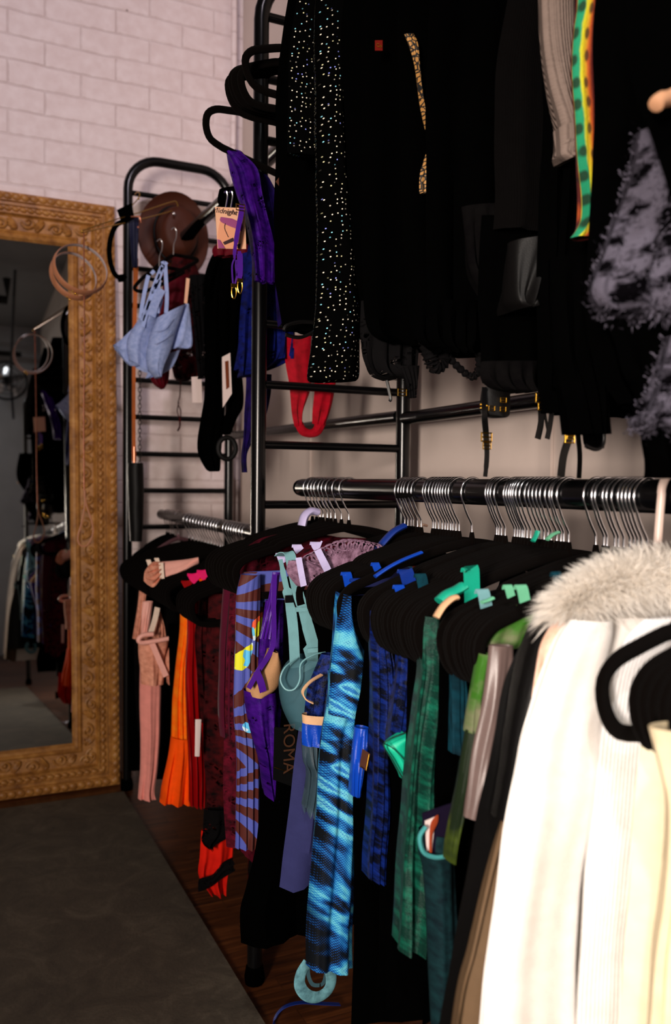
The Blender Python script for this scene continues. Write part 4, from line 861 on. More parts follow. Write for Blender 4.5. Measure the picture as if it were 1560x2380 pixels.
far('red_panel', None, None, 'scarlet', 1.72, [(1930, 468, 542), (1990, 464, 540), (2036, 462, 528), (2076, 486, 522)], o, th=.03, amp=.010, k=2.)
far('black_ruffle', None, None, 'black_lace', 1.69, [(1880, 474, 545), (1930, 472, 545), (1958, 470, 500), (1972, 486, 492)], o, th=.02, amp=.012, k=2.)
b = MB().loft(PY([(462, 2040), (495, 2030), (520, 2000), (540, 1992)], 1.695), PY([(462, 2075), (490, 2062), (515, 2040), (545, 2022)], 1.695), th=.014, N=16, Mm=6, amp=.006, k=2., noi=.02); b.build('black_ruffle', MT['black_lace'], o)
far('lilac_dress', 'dark garment hanging behind the orange dress on the far rail', 'garment', 'black', 2.08, [(1450, 392), (1600, 395), (1750, 400), (1800, 404)], th=.03)

# ================================================================ upper rail of the near rack
def up_(label, mat, Y, rows, **k):
    k.setdefault('amp', .008); return garment(k.pop('name', 'hanging_garment'), label, k.pop('cat', 'garment'), mat, Y, rows, **k)
for i, (y_, yaw, dz, til) in enumerate([(1.40, .05, -.000, .02), (1.425, .12, .012, 0), (1.37, .0, -.02, .05), (1.44, .1, -.028, .03), (1.455, .16, .03, .0), (1.35, .1, .02, .0)]):
    hang(XR, y_, ZU, yaw, 'black velvet hanger at the end of the upper rail, end poking past the tall post', 'hangers poking past the tall post', tilt=-til)
# rows above the frame end at the hanger (z about 1.70)
T = -40
up_('black garment hanging farthest back on the upper near rail beside the post', 'black', 1.30, [(-200, 720), (-60, 680), (100, 652), (240, 640), (350, 640), (500, 636), (640, 640), (770, 660)], th=.03)
o = thing('zip_purse', (XR, 1.18, 1.35), 'black garment with a zipped rolled rim hanging left of the rhinestone dress', 'garment')
garment('body', None, None, 'black', 1.17, [(-300, 760), (0, 690), (250, 655), (400, 650), (600, 656), (700, 668), (770, 672)], o, th=.035, amp=.005)
MB().tube(crs(PY([(664, 778), (700, 784), (744, 762), (742, 752), (700, 748), (668, 756), (660, 768)], 1.135), 30), .0028, 6, closed=False).build('zipped_rim', MT['leather'], o)
o = thing('brown_swing_tag', tuple(P(655, 430, Y=1.22)), 'plain brown swing tag beside the tall post, left of the rhinestone dress', 'tag')
MB().plate([P(641, 422, Y=1.2), P(658, 400, Y=1.2), P(676, 412, Y=1.2), P(672, 462, Y=1.2)], .0015).build('card', MT['brown_card'], o, smooth=False)
# rhinestone dress
o = thing('rhinestone_dress', (XR, 1.1, 1.15), 'long black dress covered all over in sparkling rhinestones', 'dress')
garment('sleeve', None, None, 'stone', 1.095, [(-240, 740), (-80, 700), (0, 688), (120, 672), (250, 667), (345, 664), (358, 668)], o, th=.05, amp=.003)
garment('skirt', None, None, 'stone', 1.065, [(-240, 780, 880), (0, 735, 850), (200, 735, 800), (400, 738, 804), (560, 740, 820), (700, 736, 830), (780, 728, 834), (868, 716, 834), (886, 722, 826)], o, th=.05, amp=.003, k=1.)
up_('black garment hanging right behind the rhinestone dress, hem above its hem', 'black', 1.02, [(-300, 860), (0, 800), (200, 800), (500, 815), (700, 835), (800, 845)], th=.04)
up_('black lace trimmed slip with scalloped hem right of the rhinestone dress', 'black_lace', .985, [(700, 838, 975), (780, 836, 975), (840, 842, 968), (870, 862, 962), (882, 900, 955)], th=.03, name='lace_slip', cat='slip')
up_('black garment on the upper rail above the lace slip', 'black', .965, [(-300, 920), (0, 845), (300, 838), (600, 840), (760, 848), (800, 900)], th=.04)
# fishnet
o = thing('fishnet_bodysuit', (XR, .93, 1.3), 'black garment with strips of gold backed fishnet on the upper rail', 'bodysuit')
garment('body', None, None, 'black', .935, [(-300, 1010), (0, 930), (200, 925), (450, 930), (650, 945), (790, 960)], o, th=.03)
fm, t_, b_ = nt('fishnet_over_gold'); tc = N(t_, 'ShaderNodeTexCoord'); vo = N(t_, 'ShaderNodeTexVoronoi', feature='DISTANCE_TO_EDGE', Scale=190.0); t_.links.new(tc.outputs['UV'], vo.inputs['Vector'])
rr = ramp(t_, [(.10, (8, 6, 5)), (.16, (170, 122, 62))]); t_.links.new(vo.outputs['Distance'], rr.inputs[0]); t_.links.new(rr.outputs[0], b_.inputs['Base Color']); b_.inputs['Roughness'].default_value = .7
garment('fishnet_strip', None, None, fm, .915, [(80, 940, 962), (105, 950, 972), (160, 966, 976), (250, 980, 990), (300, 990, 997)], o, th=.006, amp=.001)
garment('fishnet_insert', None, None, fm, .915, [(360, 988, 1000), (400, 976, 1008), (440, 974, 1010), (450, 976, 1008)], o, th=.006, amp=.001)
o = thing('red_label', tuple(P(880, 104, Y=.93)), 'small dark red garment label on the black clothes near the top', 'label')
MB().plate([P(872, 94, Y=.93), P(889, 94, Y=.93), P(889, 118, Y=.93), P(872, 118, Y=.93)], .001).build('card', cm('dark_red', (110, 20, 12)), o, smooth=False)
text('lettering', 'Co', .006, P(881, 106, Y=.9285), (PI/2, 0, 0), 'gold', o)
# ruffled straps
o = thing('ruffled_garment', (XR, .9, 1.15), 'black garment with ruffled hem and a looped ruffle strap, centre of the upper rail', 'garment')
garment('body', None, None, 'black', .895, [(-300, 1080), (0, 1000), (300, 985), (600, 985), (760, 990), (820, 1000)], o, th=.035, amp=.01)
MB().tube(crs(PY([(990, 790), (1000, 830), (1012, 852), (1030, 838), (1022, 800)], .87), 40), [.006+.004*abs(math.sin(i*1.1)) for i in range(40)], 7).build('ruffle', MT['black_lace'], o)
MB().tube(crs(PY([(1040, 826), (1062, 850), (1088, 872), (1104, 874), (1114, 850), (1112, 820)], .87), 46), [.003+.0022*abs(math.sin(i*.9)) for i in range(46)], 7).build('ruffle_strap', MT['black_lace'], o)
garment('ruffle_panel', None, None, 'black', .862, [(700, 960, 1115), (780, 965, 1110), (805, 985, 1100), (815, 1000, 1095)], o, th=.02, amp=.008, k=5, hem=.006)
# satin bodysuit with gold slide
o = thing('garter_strap', tuple(P(935, 880, Y=.95)), 'black lace garter tab with a small gold slide, just above the ladder frame', 'garter')
garment('lace_tab', None, None, 'black_lace', .955, [(850, 930, 975), (890, 945, 972), (925, 950, 966)], o, th=.008, amp=.003)
clip(o, 935, 912, .95, .008)
MB().tube(crs(PY([(899, 884), (903, 900), (908, 926), (906, 932)], .95), 14), .002, 6).build('cord', MT['black_satin'], o)
# charcoal shirt, leather, brown
up_('charcoal jersey shirt with straight hem on the upper rail', 'charcoal', .80, [(-300, 1260), (0, 1180), (200, 1155), (480, 1152), (532, 1150)], th=.045, name='charcoal_shirt', cat='shirt', amp=.004)
up_('brownish black sheer garment with curved edge under the charcoal shirt', 'smoky', .83, [(480, 1075, 1190), (560, 1082, 1190), (640, 1095, 1190), (720, 1145, 1190)], th=.03, name='sheer_top', cat='top')
up_('black garment hanging under the charcoal shirt with a buckled belt below it', 'black', .815, [(500, 1120), (700, 1108), (800, 1112), (880, 1118), (892, 1130)], th=.03)
up_('black leather piece with soft highlights under the charcoal shirt', 'leather', .77, [(560, 1190, 1300), (650, 1185, 1250), (700, 1185, 1225), (722, 1195, 1215)], th=.05, name='leather_piece', cat='garment', amp=.01, k=1.5)
up_('dark velvet hem piece above the buckled belt pouch', 'smoky', .79, [(840, 1120, 1250), (880, 1122, 1250), (906, 1150, 1250), (912, 1190, 1240)], th=.02, name='fur_hem', cat='trim')
up_('narrow black garment left of the grey ribbed sleeve', 'black', .745, [(-300, 1330), (0, 1262), (300, 1262), (600, 1250), (760, 1252), (900, 1262), (960, 1270)], th=.04)
# grey ribbed sleeve
o = thing('grey_ribbed_top', (XR, .70, 1.4), 'grey ribbed top whose long sleeve hangs beside the rainbow crochet', 'top')
garment('sleeve', None, None, 'grey_rib', .69, [(-200, 1262, 1330), (0, 1261, 1327), (100, 1264, 1327), (200, 1280, 1328), (300, 1302, 1335), (340, 1300, 1336)], o, th=.035, amp=.002, k=1.)
garment('cuff', None, None, 'grey_rib', .688, [(296, 1300, 1336), (340, 1303, 1337), (360, 1303, 1336), (373, 1314, 1328)], o, th=.036, amp=.003, k=2.)
up_('black garment hanging between the grey sleeve and the rainbow crochet', 'black', .712, [(-200, 1335), (0, 1300), (300, 1305), (500, 1300), (700, 1290), (900, 1285)], th=.03)
# rainbow crochet
garment('rainbow_crochet_dress', 'rainbow crochet top hanging in a narrow strip, green edge, yellow middle, red side', 'top', 'crochet', .655, [(-200, 1340, 1400), (0, 1340, 1378), (80, 1333, 1382), (200, 1332, 1384), (330, 1340, 1386), (430, 1350, 1374), (500, 1353, 1366), (535, 1340, 1380), (553, 1326, 1400)], th=.02, amp=.002, k=1.5)
up_('wide black garment filling the space right of the rainbow crochet', 'black', .60, [(-300, 1480), (0, 1384), (300, 1388), (550, 1372), (700, 1362), (850, 1380), (940, 1420)], th=.05, amp=.012)
up_('black garment hem hanging above the black mesh pouch', 'black', .64, [(600, 1280, 1420), (800, 1290, 1415), (900, 1310, 1400), (1010, 1325, 1400)], th=.03)
# mottled fur garments
def furpanel(name, label, Y, rows, seed, **k):
    o = garment(name, label, 'coat', 'mottled_fur', Y, rows, th=.05, seed=seed, amp=.008, **k)
    me = o.data; r_ = random.Random(seed); b = MB(); off = o.location
    polys = [p for p in me.polygons]; n = 5200
    for i in range(n):
        p = polys[r_.randrange(len(polys))]; c = p.center+off; nn = p.normal
        uvc = me.uv_layers[0].data[p.loop_start].uv
        d = (nn+Vector((r_.gauss(0, .35), r_.gauss(0, .35), -.7+r_.gauss(0, .3)))).normalized(); L_ = r_.uniform(.003, .007)
        j = Vector((r_.gauss(0, .003), r_.gauss(0, .003), r_.gauss(0, .004))); wv = d.cross(Vector((r_.random(), r_.random(), r_.random()))).normalized()*.0007
        u = (uvc[0], uvc[1]); a = [b.add(c+j-wv, u), b.add(c+j+wv, u), b.add(c+j+d*L_, u)]; b.f.append(tuple(a))
    b.build('fur_pile', MT['mottled_fur'], o); return o
furpanel('mottled_fur_coat', 'mottled grey and black fur coat hanging from the upper rail at the right edge', .515, [(300, 1496, 1640), (400, 1478, 1640), (500, 1440, 1640), (600, 1405, 1640), (670, 1380, 1640), (712, 1400, 1640), (735, 1440, 1640), (745, 1500, 1620)], 5)
up_('black garment covering the upper part of the mottled fur coat', 'black', .475, [(-300, 1500), (0, 1450), (200, 1455), (340, 1500), (450, 1545)], th=.03)
furpanel('mottled_fur_scarf', 'smaller mottled grey fur piece hanging lower at the right edge', .50, [(780, 1560, 1700), (860, 1535, 1700), (930, 1520, 1690), (975, 1492, 1690), (992, 1500, 1680)], 8)
up_('black garment below the mottled fur coat, reaching down near the lower rail', 'black', .53, [(720, 1400, 1700), (800, 1425, 1700), (870, 1445, 1700), (930, 1480, 1690), (1060, 1510, 1680), (1112, 1520, 1660)], th=.04)
wd = MB().tube(crs([P(1524, 244, Y=.45), P(1536, 232, Y=.452), P(1560, 226, Y=.455), P(1620, 190, Y=.455), P(1680, 140, Y=.455)], 24), [.0032]+[.0055]*23, 10).build('wooden_hanger', simple('beech_wood', (190, 140, 105), .5)); tag(wd, 'pale wooden hanger tip showing against the black clothes at the right edge', 'hanger')
# belts and garters with gold slides
o = thing('buckled_pouch', tuple(P(1150, 970, Y=.80)), 'black patent pouch with gold studs and buckles, a satin strap dangling from it', 'pouch')
Yp = .80
garment('body', None, None, 'leather', Yp, [(900, 1122, 1184), (920, 1118, 1184), (950, 1116, 1182), (965, 1124, 1180), (971, 1140, 1172)], o, th=.02, amp=.001, k=1.)
MB().loft(PY([(922, 1146), (940, 1145), (960, 1148)], Yp-.012), PY([(922, 1158), (940, 1158), (960, 1155)], Yp-.012), th=.002, N=12, Mm=5).build('strap_end', MT['charcoal'], o)
for (x, y) in ((1170, 930), (1169, 951), (1143, 949)): clip(o, x, y, Yp-.014, .005, name='buckle')
for (x, y) in ((1118, 940), (1118, 948), (1131, 943)): MB().ball(P(x, y, Y=Yp-.012), .0014).build('stud', MT['gold'], o)
strap([P(1126, 900, Y=Yp-.01), P(1126, 960, Y=Yp-.012), P(1130, 1010, Y=Yp), P(1132, 1060, Y=Yp), P(1128, 1108, Y=Yp)], [.006, .007, .007, .006, .005], 'black_satin', o, 'dangling_strap')
clip(o, 1131, 1016, Yp-.002, .009); clip(o, 1132, 1036, Yp-.002, .007)
def garter(label, Y, pts, w, clips, mat='black_satin'):
    o = thing('garter_strap', tuple(P(pts[0][0], pts[0][1], Y=Y)), label, 'strap')
    strap(PY(pts, Y), w, mat, o)
    for x, y, s_ in clips: clip(o, x, y, Y-.002, s_)
    return o
garter('black satin garter strap with long gold slide, cut slant at its end, centre right', .755, [(1257, 900), (1257, 940), (1258, 980), (1250, 1020)], .0075, [(1257, 925, .009), (1260, 945, .007)])
garter('plain black ribbon end with slanted cut beside the long gold slide', .75, [(1290, 860), (1286, 920), (1280, 980), (1272, 1020)], .006, [])
garter('thin black ribbon end hanging between the two slanted ribbon ends', .76, [(1262, 880), (1264, 940), (1270, 980), (1275, 1006)], .003, [])
garter('velvet strap with gold ring running down to the lower rail', .70, [(1344, 840), (1343, 900), (1341, 960), (1344, 1010), (1348, 1060), (1346, 1112)], .0055, [(1344, 877, .007), (1347, 998, .006)], 'charcoal')
garter('black satin strap branching left from the gold ring with a gold buckle', .70, [(1340, 955), (1330, 985), (1322, 1020), (1310, 1060), (1304, 1108)], .009, [(1324, 1020, .008), (1326, 1014, .006)])
rg_ = MB().tube([P(1339, 955, Y=.698)+Vector((.0048*math.cos(a), 0, .0062*math.sin(a))) for a in [2*PI*i/20 for i in range(20)]], .0008, 6, closed=True).build('gold_ring', MT['gold']); tag(rg_, 'gold ring joining the velvet strap and the branching satin strap', 'ring')
o = thing('mesh_pouch', tuple(P(1388, 1040, Y=.66)), 'black mesh bag with rounded piped bottom hanging right of the gold ring', 'bag')
garment('body', None, None, 'black', .67, [(900, 1340, 1388), (950, 1350, 1396), (1000, 1356, 1402), (1030, 1360, 1400), (1043, 1372, 1392)], o, th=.02, amp=.001)
garment('mesh_window', None, None, 'black_lace', .655, [(945, 1378, 1392), (980, 1383, 1393), (1012, 1385, 1392)], o, th=.004, amp=.0)
MB().tube(crs(PY([(1390, 900), (1397, 950), (1404, 1010), (1400, 1036), (1384, 1044), (1362, 1036)], .655), 24), .0022, 8).build('piping', MT['black_satin'], o)
# crimson lace piece
o = thing('crimson_lace_thong', (XR, 1.28, .95), 'red sheer lace brief looping down behind the ladder rungs', 'brief')
Yc = 1.63
b = MB().loft(PY([(664, 780), (664, 840), (674, 900), (680, 960), (686, 992)], Yc), PY([(724, 780), (722, 860), (724, 900), (706, 955), (704, 985)], Yc), th=.012, N=30, Mm=12, amp=.004, k=2.)
b.build('left_side', MT['crimson_lace'], o)
b = MB().loft(PY([(728, 830), (732, 900), (728, 950), (726, 985)], Yc), PY([(790, 830), (780, 900), (770, 950), (756, 990)], Yc), th=.012, N=30, Mm=12, amp=.004, k=2.)
b.build('right_side', MT['crimson_lace'], o)
b = MB().loft(PY([(684, 985), (698, 1010), (722, 1017), (744, 1010), (758, 985)], Yc), PY([(704, 980), (710, 993), (722, 998), (730, 990), (728, 975)], Yc), th=.012, N=24, Mm=8, amp=.001)
b.build('gusset', MT['crimson_lace'], o)
# violet shawl over the upper far rail
hh = hang(.67, 1.49, 1.72, .05, 'black velvet hanger tipped up under the violet lace shawl', None, tilt=.25)
o = thing('violet_lace_shawl', (.5, 1.5, 1.2), 'violet lace shawl with slits draped over a tipped hanger beside the tall post', 'shawl')
Ysh = 1.49
b = MB().loft(PY([(522, 344), (534, 400), (552, 460), (566, 500), (580, 570), (590, 655)], Ysh), PY([(560, 352), (598, 392), (610, 450), (622, 500), (640, 580), (640, 658)], Ysh-.02), th=.02, N=50, Mm=22, amp=.008, k=2.4, pw=.3)
b.build('shawl', MT['violet_lace'], o)
b = MB().loft(PY([(600, 400), (612, 460), (625, 560), (640, 650), (648, 760)], Ysh+.03), PY([(628, 420), (652, 470), (664, 560), (664, 640), (670, 700)], Ysh+.03), th=.02, N=40, Mm=16, amp=.006, k=2.)
b.build('inner_fold', cm('indigo_lace', (26, 8, 80), (8, 3, 36), scale=40), o)
garment('royal_blue_lace_blouse', 'royal blue lace top hanging behind the tall post under the violet shawl', 'top', 'royal_lace', 1.66, [(560, 578, 680), (650, 565, 680), (740, 556, 682), (830, 552, 676), (870, 556, 600), (874, 560, 580)], th=.05, amp=.012, k=3.)
garment('royal_blue_lace_hem', 'royal blue lace hem right of the tall post above the red brief', 'top', 'royal_lace', 1.64, [(660, 610, 680), (760, 615, 684), (800, 612, 682), (836, 606, 676)], th=.03, amp=.01, k=3.)
garment('violet_fringe', 'dark violet fringed scarf hanging thinly behind the tall post', 'scarf', 'indigo_lace', 1.68, [(870, 572, 632), (920, 570, 628), (980, 566, 612), (1050, 564, 574), (1098, 566, 572)], th=.015, amp=.006, k=3.)
# picture card with garters
o = thing('picture_card', tuple(P(536, 580, Y=1.44)), 'small picture card with script title and purple briefs print, beside the violet shawl', 'card')
Yk = 1.44
MB().plate([P(500, 481, Y=Yk), P(569, 484, Y=Yk), P(572, 579, Y=Yk), P(506, 578, Y=Yk)], .0015).build('card', MT['card'], o, smooth=False)
def pr(pts_l, pts_r, mat, name, dy=.0015): return MB().loft(PY(pts_l, Yk-dy), PY(pts_r, Yk-dy), th=.0008, N=14, Mm=6, noi=0).build(name, mat if not isinstance(mat, str) else MT[mat], o)
pr([(512, 512), (508, 530), (506, 552), (512, 577)], [(560, 512), (566, 530), (568, 552), (562, 577)], 'skin_print', 'printed_figure')
pr([(513, 504), (512, 514), (530, 524), (556, 534)], [(540, 508), (560, 518), (566, 527), (562, 538)], 'violet_print', 'printed_brief', .0026)
pr([(518, 563), (522, 569)], [(542, 552), (544, 560)], 'ink', 'printed_garter', .003); pr([(551, 568), (552, 576)], [(560, 566), (557, 577)], 'ink', 'printed_garter', .003)
pr([(505, 556), (507, 577)], [(512, 558), (524, 577)], 'violet_print', 'printed_flower', .003)
MB().tube(crs(PY([(524, 519), (522, 530), (528, 545), (531, 551)], Yk-.0028), 12), .0006, 5).build('printed_strap', MT['ink'], o)
text('lettering', 'Midnight', .0125, P(521, 491, Y=Yk-.002), (PI/2, 0, -.1), 'ink', o, .35)
o = thing('violet_garter', tuple(P(560, 480, Y=1.42)), 'violet satin garter straps with gold clips dangling in front of the picture card', 'garter')
Yg = 1.42
strap(PY([(562, 478), (560, 500), (552, 540), (546, 580), (545, 600)], Yg), [.009, .009, .008, .006, .004], 'violet_satin', o)
strap(PY([(546, 600), (540, 615), (540, 640), (542, 662)], Yg), .0025, 'violet_satin', o); strap(PY([(549, 604), (548, 620), (550, 640), (546, 662)], Yg), .0025, 'violet_satin', o)
strap(PY([(556, 584), (558, 600), (557, 630), (556, 650)], Yg), [.006, .010, .011, .009], 'violet_satin', o)
clip(o, 559, 482, Yg-.002, .010)
for (x, y, hgt) in ((558, 666, .024), (544, 678, .024)):
    c = P(x, y, Y=Yg-.002); MB().tube([c+Vector((.0042*math.cos(a), 0, hgt/2*math.sin(a))) for a in [2*PI*i/20 for i in range(20)]], .0009, 6, closed=True).build('gold_clip', MT['gold'], o)
    MB().box(c+Vector((0, 0, hgt*.42)), (.010, .003, .007)).build('gold_clasp', MT['gold'], o, smooth=False)

# ================================================================ things hung on the far rack
FZ = 2.62
# brown hat
o = thing('leather_hat', tuple(P(405, 560, Y=2.60)), 'brown leather brimmed hat hung on the far rack ladder, crown towards the viewer', 'hat')
c0 = P(405, 548, Y=2.68)
b = MB()
ringsz = [(0, .060, .0), (0, .105, .015), (0, .108, .02)]
def hatring(rx, rz, y, sag=0): return [c0+Vector((rx*math.cos(a), y+sag*math.cos(2*a), rz*math.sin(a)*(1.0 if math.sin(a) > 0 else 1.05))) for a in [2*PI*i/40 for i in range(40)]]
prof_ = [(.012, .014, -.085, 0), (.04, .05, -.088, 0), (.055, .068, -.078, 0), (.062, .078, -.05, 0), (.066, .082, -.012, 0), (.070, .086, -.004, 0), (.095, .112, -.004, .006), (.112, .128, -.012, .016), (.114, .130, -.007, .016), (.09, .11, .006, .006)]
rgs = [[b.add(p) for p in hatring(*q)] for q in prof_]
for i in range(len(rgs)-1):
    for k in range(40): b.f.append((rgs[i][k], rgs[i][(k+1) % 40], rgs[i+1][(k+1) % 40], rgs[i+1][k]))
b.f.append(tuple(rgs[0])); b.build('brim_and_crown', MT['brown_leather'], o)
MB().tube(hatring(.068, .084, -.02), .004, 8, closed=True).build('hat_band', MT['leather'], o)
MB().ball(P(404, 497, Y=2.58), .005).build('metal_stud', MT['chrome'], o)
# black strap bar running over the hat, on the upper rail
tg = garment('black_belt_roll', 'thick black rolled belt lying slanted across the hat on the far rack', 'belt', 'black', 2.4, [(474, 505, 520), (500, 470, 500), (530, 440, 470), (556, 420, 450)], th=.03, amp=.002)
for nm_, pts_ in (('black_bow', [(272, 488), (300, 480)]),):
    pass
o = thing('black_mask', tuple(P(285, 640, Y=2.45)), 'black leather collar with wide front hung beside the mirror frame', 'collar')
Yq = 2.45
MB().plate([P(272, 488, Y=Yq), P(306, 472, Y=Yq), P(312, 508, Y=Yq), P(284, 520, Y=Yq)], .006).build('front_plate', MT['black'], o, smooth=False)
MB().tube(crs(PY([(296, 512), (270, 524), (256, 560), (255, 600), (266, 636), (282, 646), (292, 640)], Yq), 34), 1., 8, flat=(.004, .007)).build('collar_band', MT['black'], o)
MB().plate([P(270, 640, Y=Yq), P(292, 636, Y=Yq), P(290, 654, Y=Yq), P(276, 656, Y=Yq)], .006).build('buckle_tab', MT['black'], o, smooth=False)
# brass wire hanger
o = thing('wire_hanger', tuple(P(300, 500, Y=2.5)), 'thin brass wire hanger sticking out from the far rack across the mirror corner', 'hanger')
pts = [(P(190, 537, Y=2.34)), P(250, 516, Y=2.40), P(330, 492, Y=2.5), P(400, 469, Y=2.6), P(411, 472, Y=2.61), P(412, 482, Y=2.61), P(400, 490, Y=2.60), P(330, 509, Y=2.5), P(250, 527, Y=2.40), P(192, 541, Y=2.34)]
MB().tube(crs(pts, 60), .0016, 6).build('wire_frame', MT['gold_wire'], o)
MB().tube(crs([P(306, 498, Y=2.5), P(306, 480, Y=2.5), P(318, 466, Y=2.5), P(325, 452, Y=2.5), P(320, 446, Y=2.52), P(314, 452, Y=2.55)], 24), .0017, 6).build('hook', MT['gold_wire'], o)
for (x, y) in ((322, 462), (190, 538)): MB().ball(P(x, y, Y=2.33 if x < 200 else 2.49), .0032).build('bead_tip', MT['gold'], o)
# lead with collars
o = thing('leather_lead', tuple(P(197, 1270, Y=2.33)), 'long thin rose gold chain lead with a leather hand loop, hanging before the mirror frame', 'lead')
Yl = 2.33
MB().tube(crs(PY([(195, 541), (196, 800), (195, 1000), (196, 1140)], Yl), 60), [.0017+.0006*(i % 2) for i in range(60)], 6).build('chain', MT['rose'], o)
MB().tube(crs(PY([(197, 1145), (200, 1170), (214, 1215), (216, 1240), (204, 1266), (188, 1268), (181, 1250), (190, 1215), (197, 1175), (197, 1150)], Yl), 50), 1., 6, flat=(.0012, .0024)).build('hand_loop', MT['rose_leather'], o)
MB().tube(PY([(197, 1140), (197, 1156)], Yl-.002), .004, 8).build('end_clasp', MT['rose_leather'], o)
def collar(name, label, cx, cy, rx, rz, Y, rot, mat1, mat2):
    o = thing(name, tuple(P(cx, cy+rz, Y=Y)), label, 'collar'); c = P(cx, cy, Y=Y)
    pts = []
    for i in range(48):
        a = 2*PI*i/48; q = Vector((rx*math.cos(a), .035*math.sin(a+.6), rz*math.sin(a))); q = Matrix.Rotation(rot, 3, 'Y') @ q; pts.append(c+q)
    MB().tube(pts, 1., 8, closed=True, flat=(.0085, .0016)).build('strap', MT[mat1], o)
    pin = [p+(c-p).normalized()*.0012 for p in pts]
    MB().tube(pin, 1., 8, closed=True, flat=(.0072, .0012)).build('lining', MT[mat2], o)
    for x, y in ((0, 0), (.006, -.006)): MB().ball(c+Vector((-rx*.35+x, -.03, -rz*.98+y)), .0032).build('metal_stud', MT['gold'], o)
    return o
collar('leather_collar', 'tan leather collar with grey lining and gold studs, nearer of the pair on the lead', 188, 624, .070, .068, 2.33, -.15, 'rose_leather', 'grey_leather')
collar('leather_collar', 'second tan leather collar hanging slightly lower behind the first one on the lead', 172, 640, .060, .066, 2.38, -.2, 'rose_leather', 'grey_leather')
# dusk strap, copper strap, chain, bag
o = thing('copper_strap_bag', tuple(P(317, 1255, Y=2.5)), 'black bag on a long copper strap hanging on the far rack post', 'bag')
Yb = 2.5
strap(PY([(316, 600), (315, 660), (314, 700), (312, 800), (311, 900), (311, 1000), (312, 1072)], Yb), [.014, .014, .012, .011, .010, .010, .012], 'copper_satin', o, 'copper_strap')
MB().tube(PY([(312, 1038), (312, 1078)], Yb-.003), .004, 8).build('strap_clasp', MT['rose'], o)
garment('bag_body', None, None, 'leather', Yb-.01, [(1076, 298, 333), (1100, 296, 334), (1180, 298, 334), (1258, 302, 330)], o, th=.05, amp=.001, k=1.)
o = thing('blue_black_scarf', tuple(P(316, 620, Y=2.46)), 'dusky navy folded scarf clipped over the front post of the far rack', 'scarf')
garment('scarf', None, None, 'dusk_satin', 2.46, [(506, 298, 322), (540, 300, 322), (590, 304, 320), (622, 308, 320)], o, th=.014, amp=.004, k=2.)
MB().tube(PY([(304, 504), (325, 503), (327, 518)], 2.44), .0028, 8).build('rose_clip', MT['rose'], o)
MB().ball(P(321, 528, Y=2.44), .003).build('bead', MT['rose'], o)
o = thing('dark_chain', tuple(P(325, 1100, Y=2.54)), 'dark metal link chain hanging straight down beside the copper strap', 'chain')
b = MB(); za = P(325, 858, Y=2.54); zb = P(325, 1096, Y=2.54); n_ = 26
for i in range(n_):
    c = za.lerp(zb, i/(n_-1)); h_ = (za.z-zb.z)/n_*.66; ang = 0 if i % 2 else 1.2
    b.tube([c+Vector((math.cos(ang)*.0045*math.cos(a), math.sin(ang)*.0045*math.cos(a), h_*math.sin(a))) for a in [2*PI*k/12 for k in range(12)]], .0011, 5, closed=True)
b.build('links', simple('gunmetal', (60, 58, 50), .4, 1.), o)
# powder blue bras
o = thing('powder_blue_bra', tuple(P(355, 880, Y=2.35)), 'powder blue lace bra with padded cups hanging crumpled by its straps on the far rack', 'bra')
Yv = 2.30
def lf(name, Lx, Rx, mat='powder_blue_lace', dy=0., par=o, **k):
    k.setdefault('th', .03); k.setdefault('amp', .004); k.setdefault('k', 1.5)
    return MB().loft(PY(Lx, Yv+dy), PY(Rx, Yv+dy), N=26, Mm=12, noi=.010, **k).build(name, MT[mat], par)
lf('left_wing', [(330, 745), (310, 762), (280, 790), (263, 802)], [(350, 778), (335, 840), (300, 850), (276, 818)], dy=.02)
lf('left_cup', [(352, 690), (330, 730), (296, 790), (300, 838)], [(378, 700), (366, 742), (350, 790), (345, 868)], dy=0, th=.05)
lf('right_cup', [(366, 738), (350, 778), (340, 820), (346, 858), (362, 878)], [(432, 706), (415, 760), (398, 810), (380, 850), (372, 878)], dy=-.04, th=.06)
lf('right_wing', [(432, 705), (420, 735), (400, 795), (398, 812)], [(440, 708), (446, 770), (444, 808), (420, 808)], dy=-.03, th=.02)
lf('lower_band', [(340, 840), (345, 860), (338, 880)], [(420, 812), (396, 858), (352, 878)], 'powder_blue', dy=-.01, th=.02)
for a_ in ([(380, 614), (372, 640), (356, 680), (340, 730), (332, 760)], [(384, 616), (386, 650), (388, 690), (386, 728)], [(376, 620), (360, 660), (346, 700), (330, 745)], [(345, 640), (340, 660), (332, 700), (326, 740)], [(376, 614), (382, 612), (388, 616)], [(352, 630), (358, 636)], [(370, 650), (364, 690), (366, 728)]):
    strap(PY(a_, Yv-.03), .010 if len(a_) > 3 else .012, 'powder_blue', o, n=16)
strap(PY([(376, 672), (362, 700), (352, 735)], Yv-.035), .022, 'powder_blue_lace', o, 'lace_strap', n=16)
for dx in (0, 1):
    MB().tube(crs(PY([(358+0*dx, 800-30*dx), (380, 790-25*dx), (398, 770-30*dx)], Yv-.085), 12), .0012, 5).build('seam', MT['powder_blue'], o)
for (x, y, lab) in ((373, 575, 'hanger whose chrome hook shows above the powder blue bra'), (406, 548, 'hanger whose chrome hook shows in front of the brown hat')):
    o2 = thing('clothes_hanger', tuple(P(x, y+60, Y=2.33)), lab, 'hanger'); Yh = 2.28
    MB().tube(crs(PY([(x-8, y-14), (x-2, y-19), (x+4, y-12), (x+3, y+6), (x-2, y+20), (x-3, y+44)], Yh), 24), .0015, 6).build('hook', MT['chrome'], o2)
    MB().tube(crs(PY([(x-3, y+44), (x-40, y+70), (x-60, y+96), (x-30, y+100), (x+40, y+66), (x+50, y+54), (x-3, y+44)], Yh+.06), 40), .005, 8).build('frame', MT['velvet'], o2)
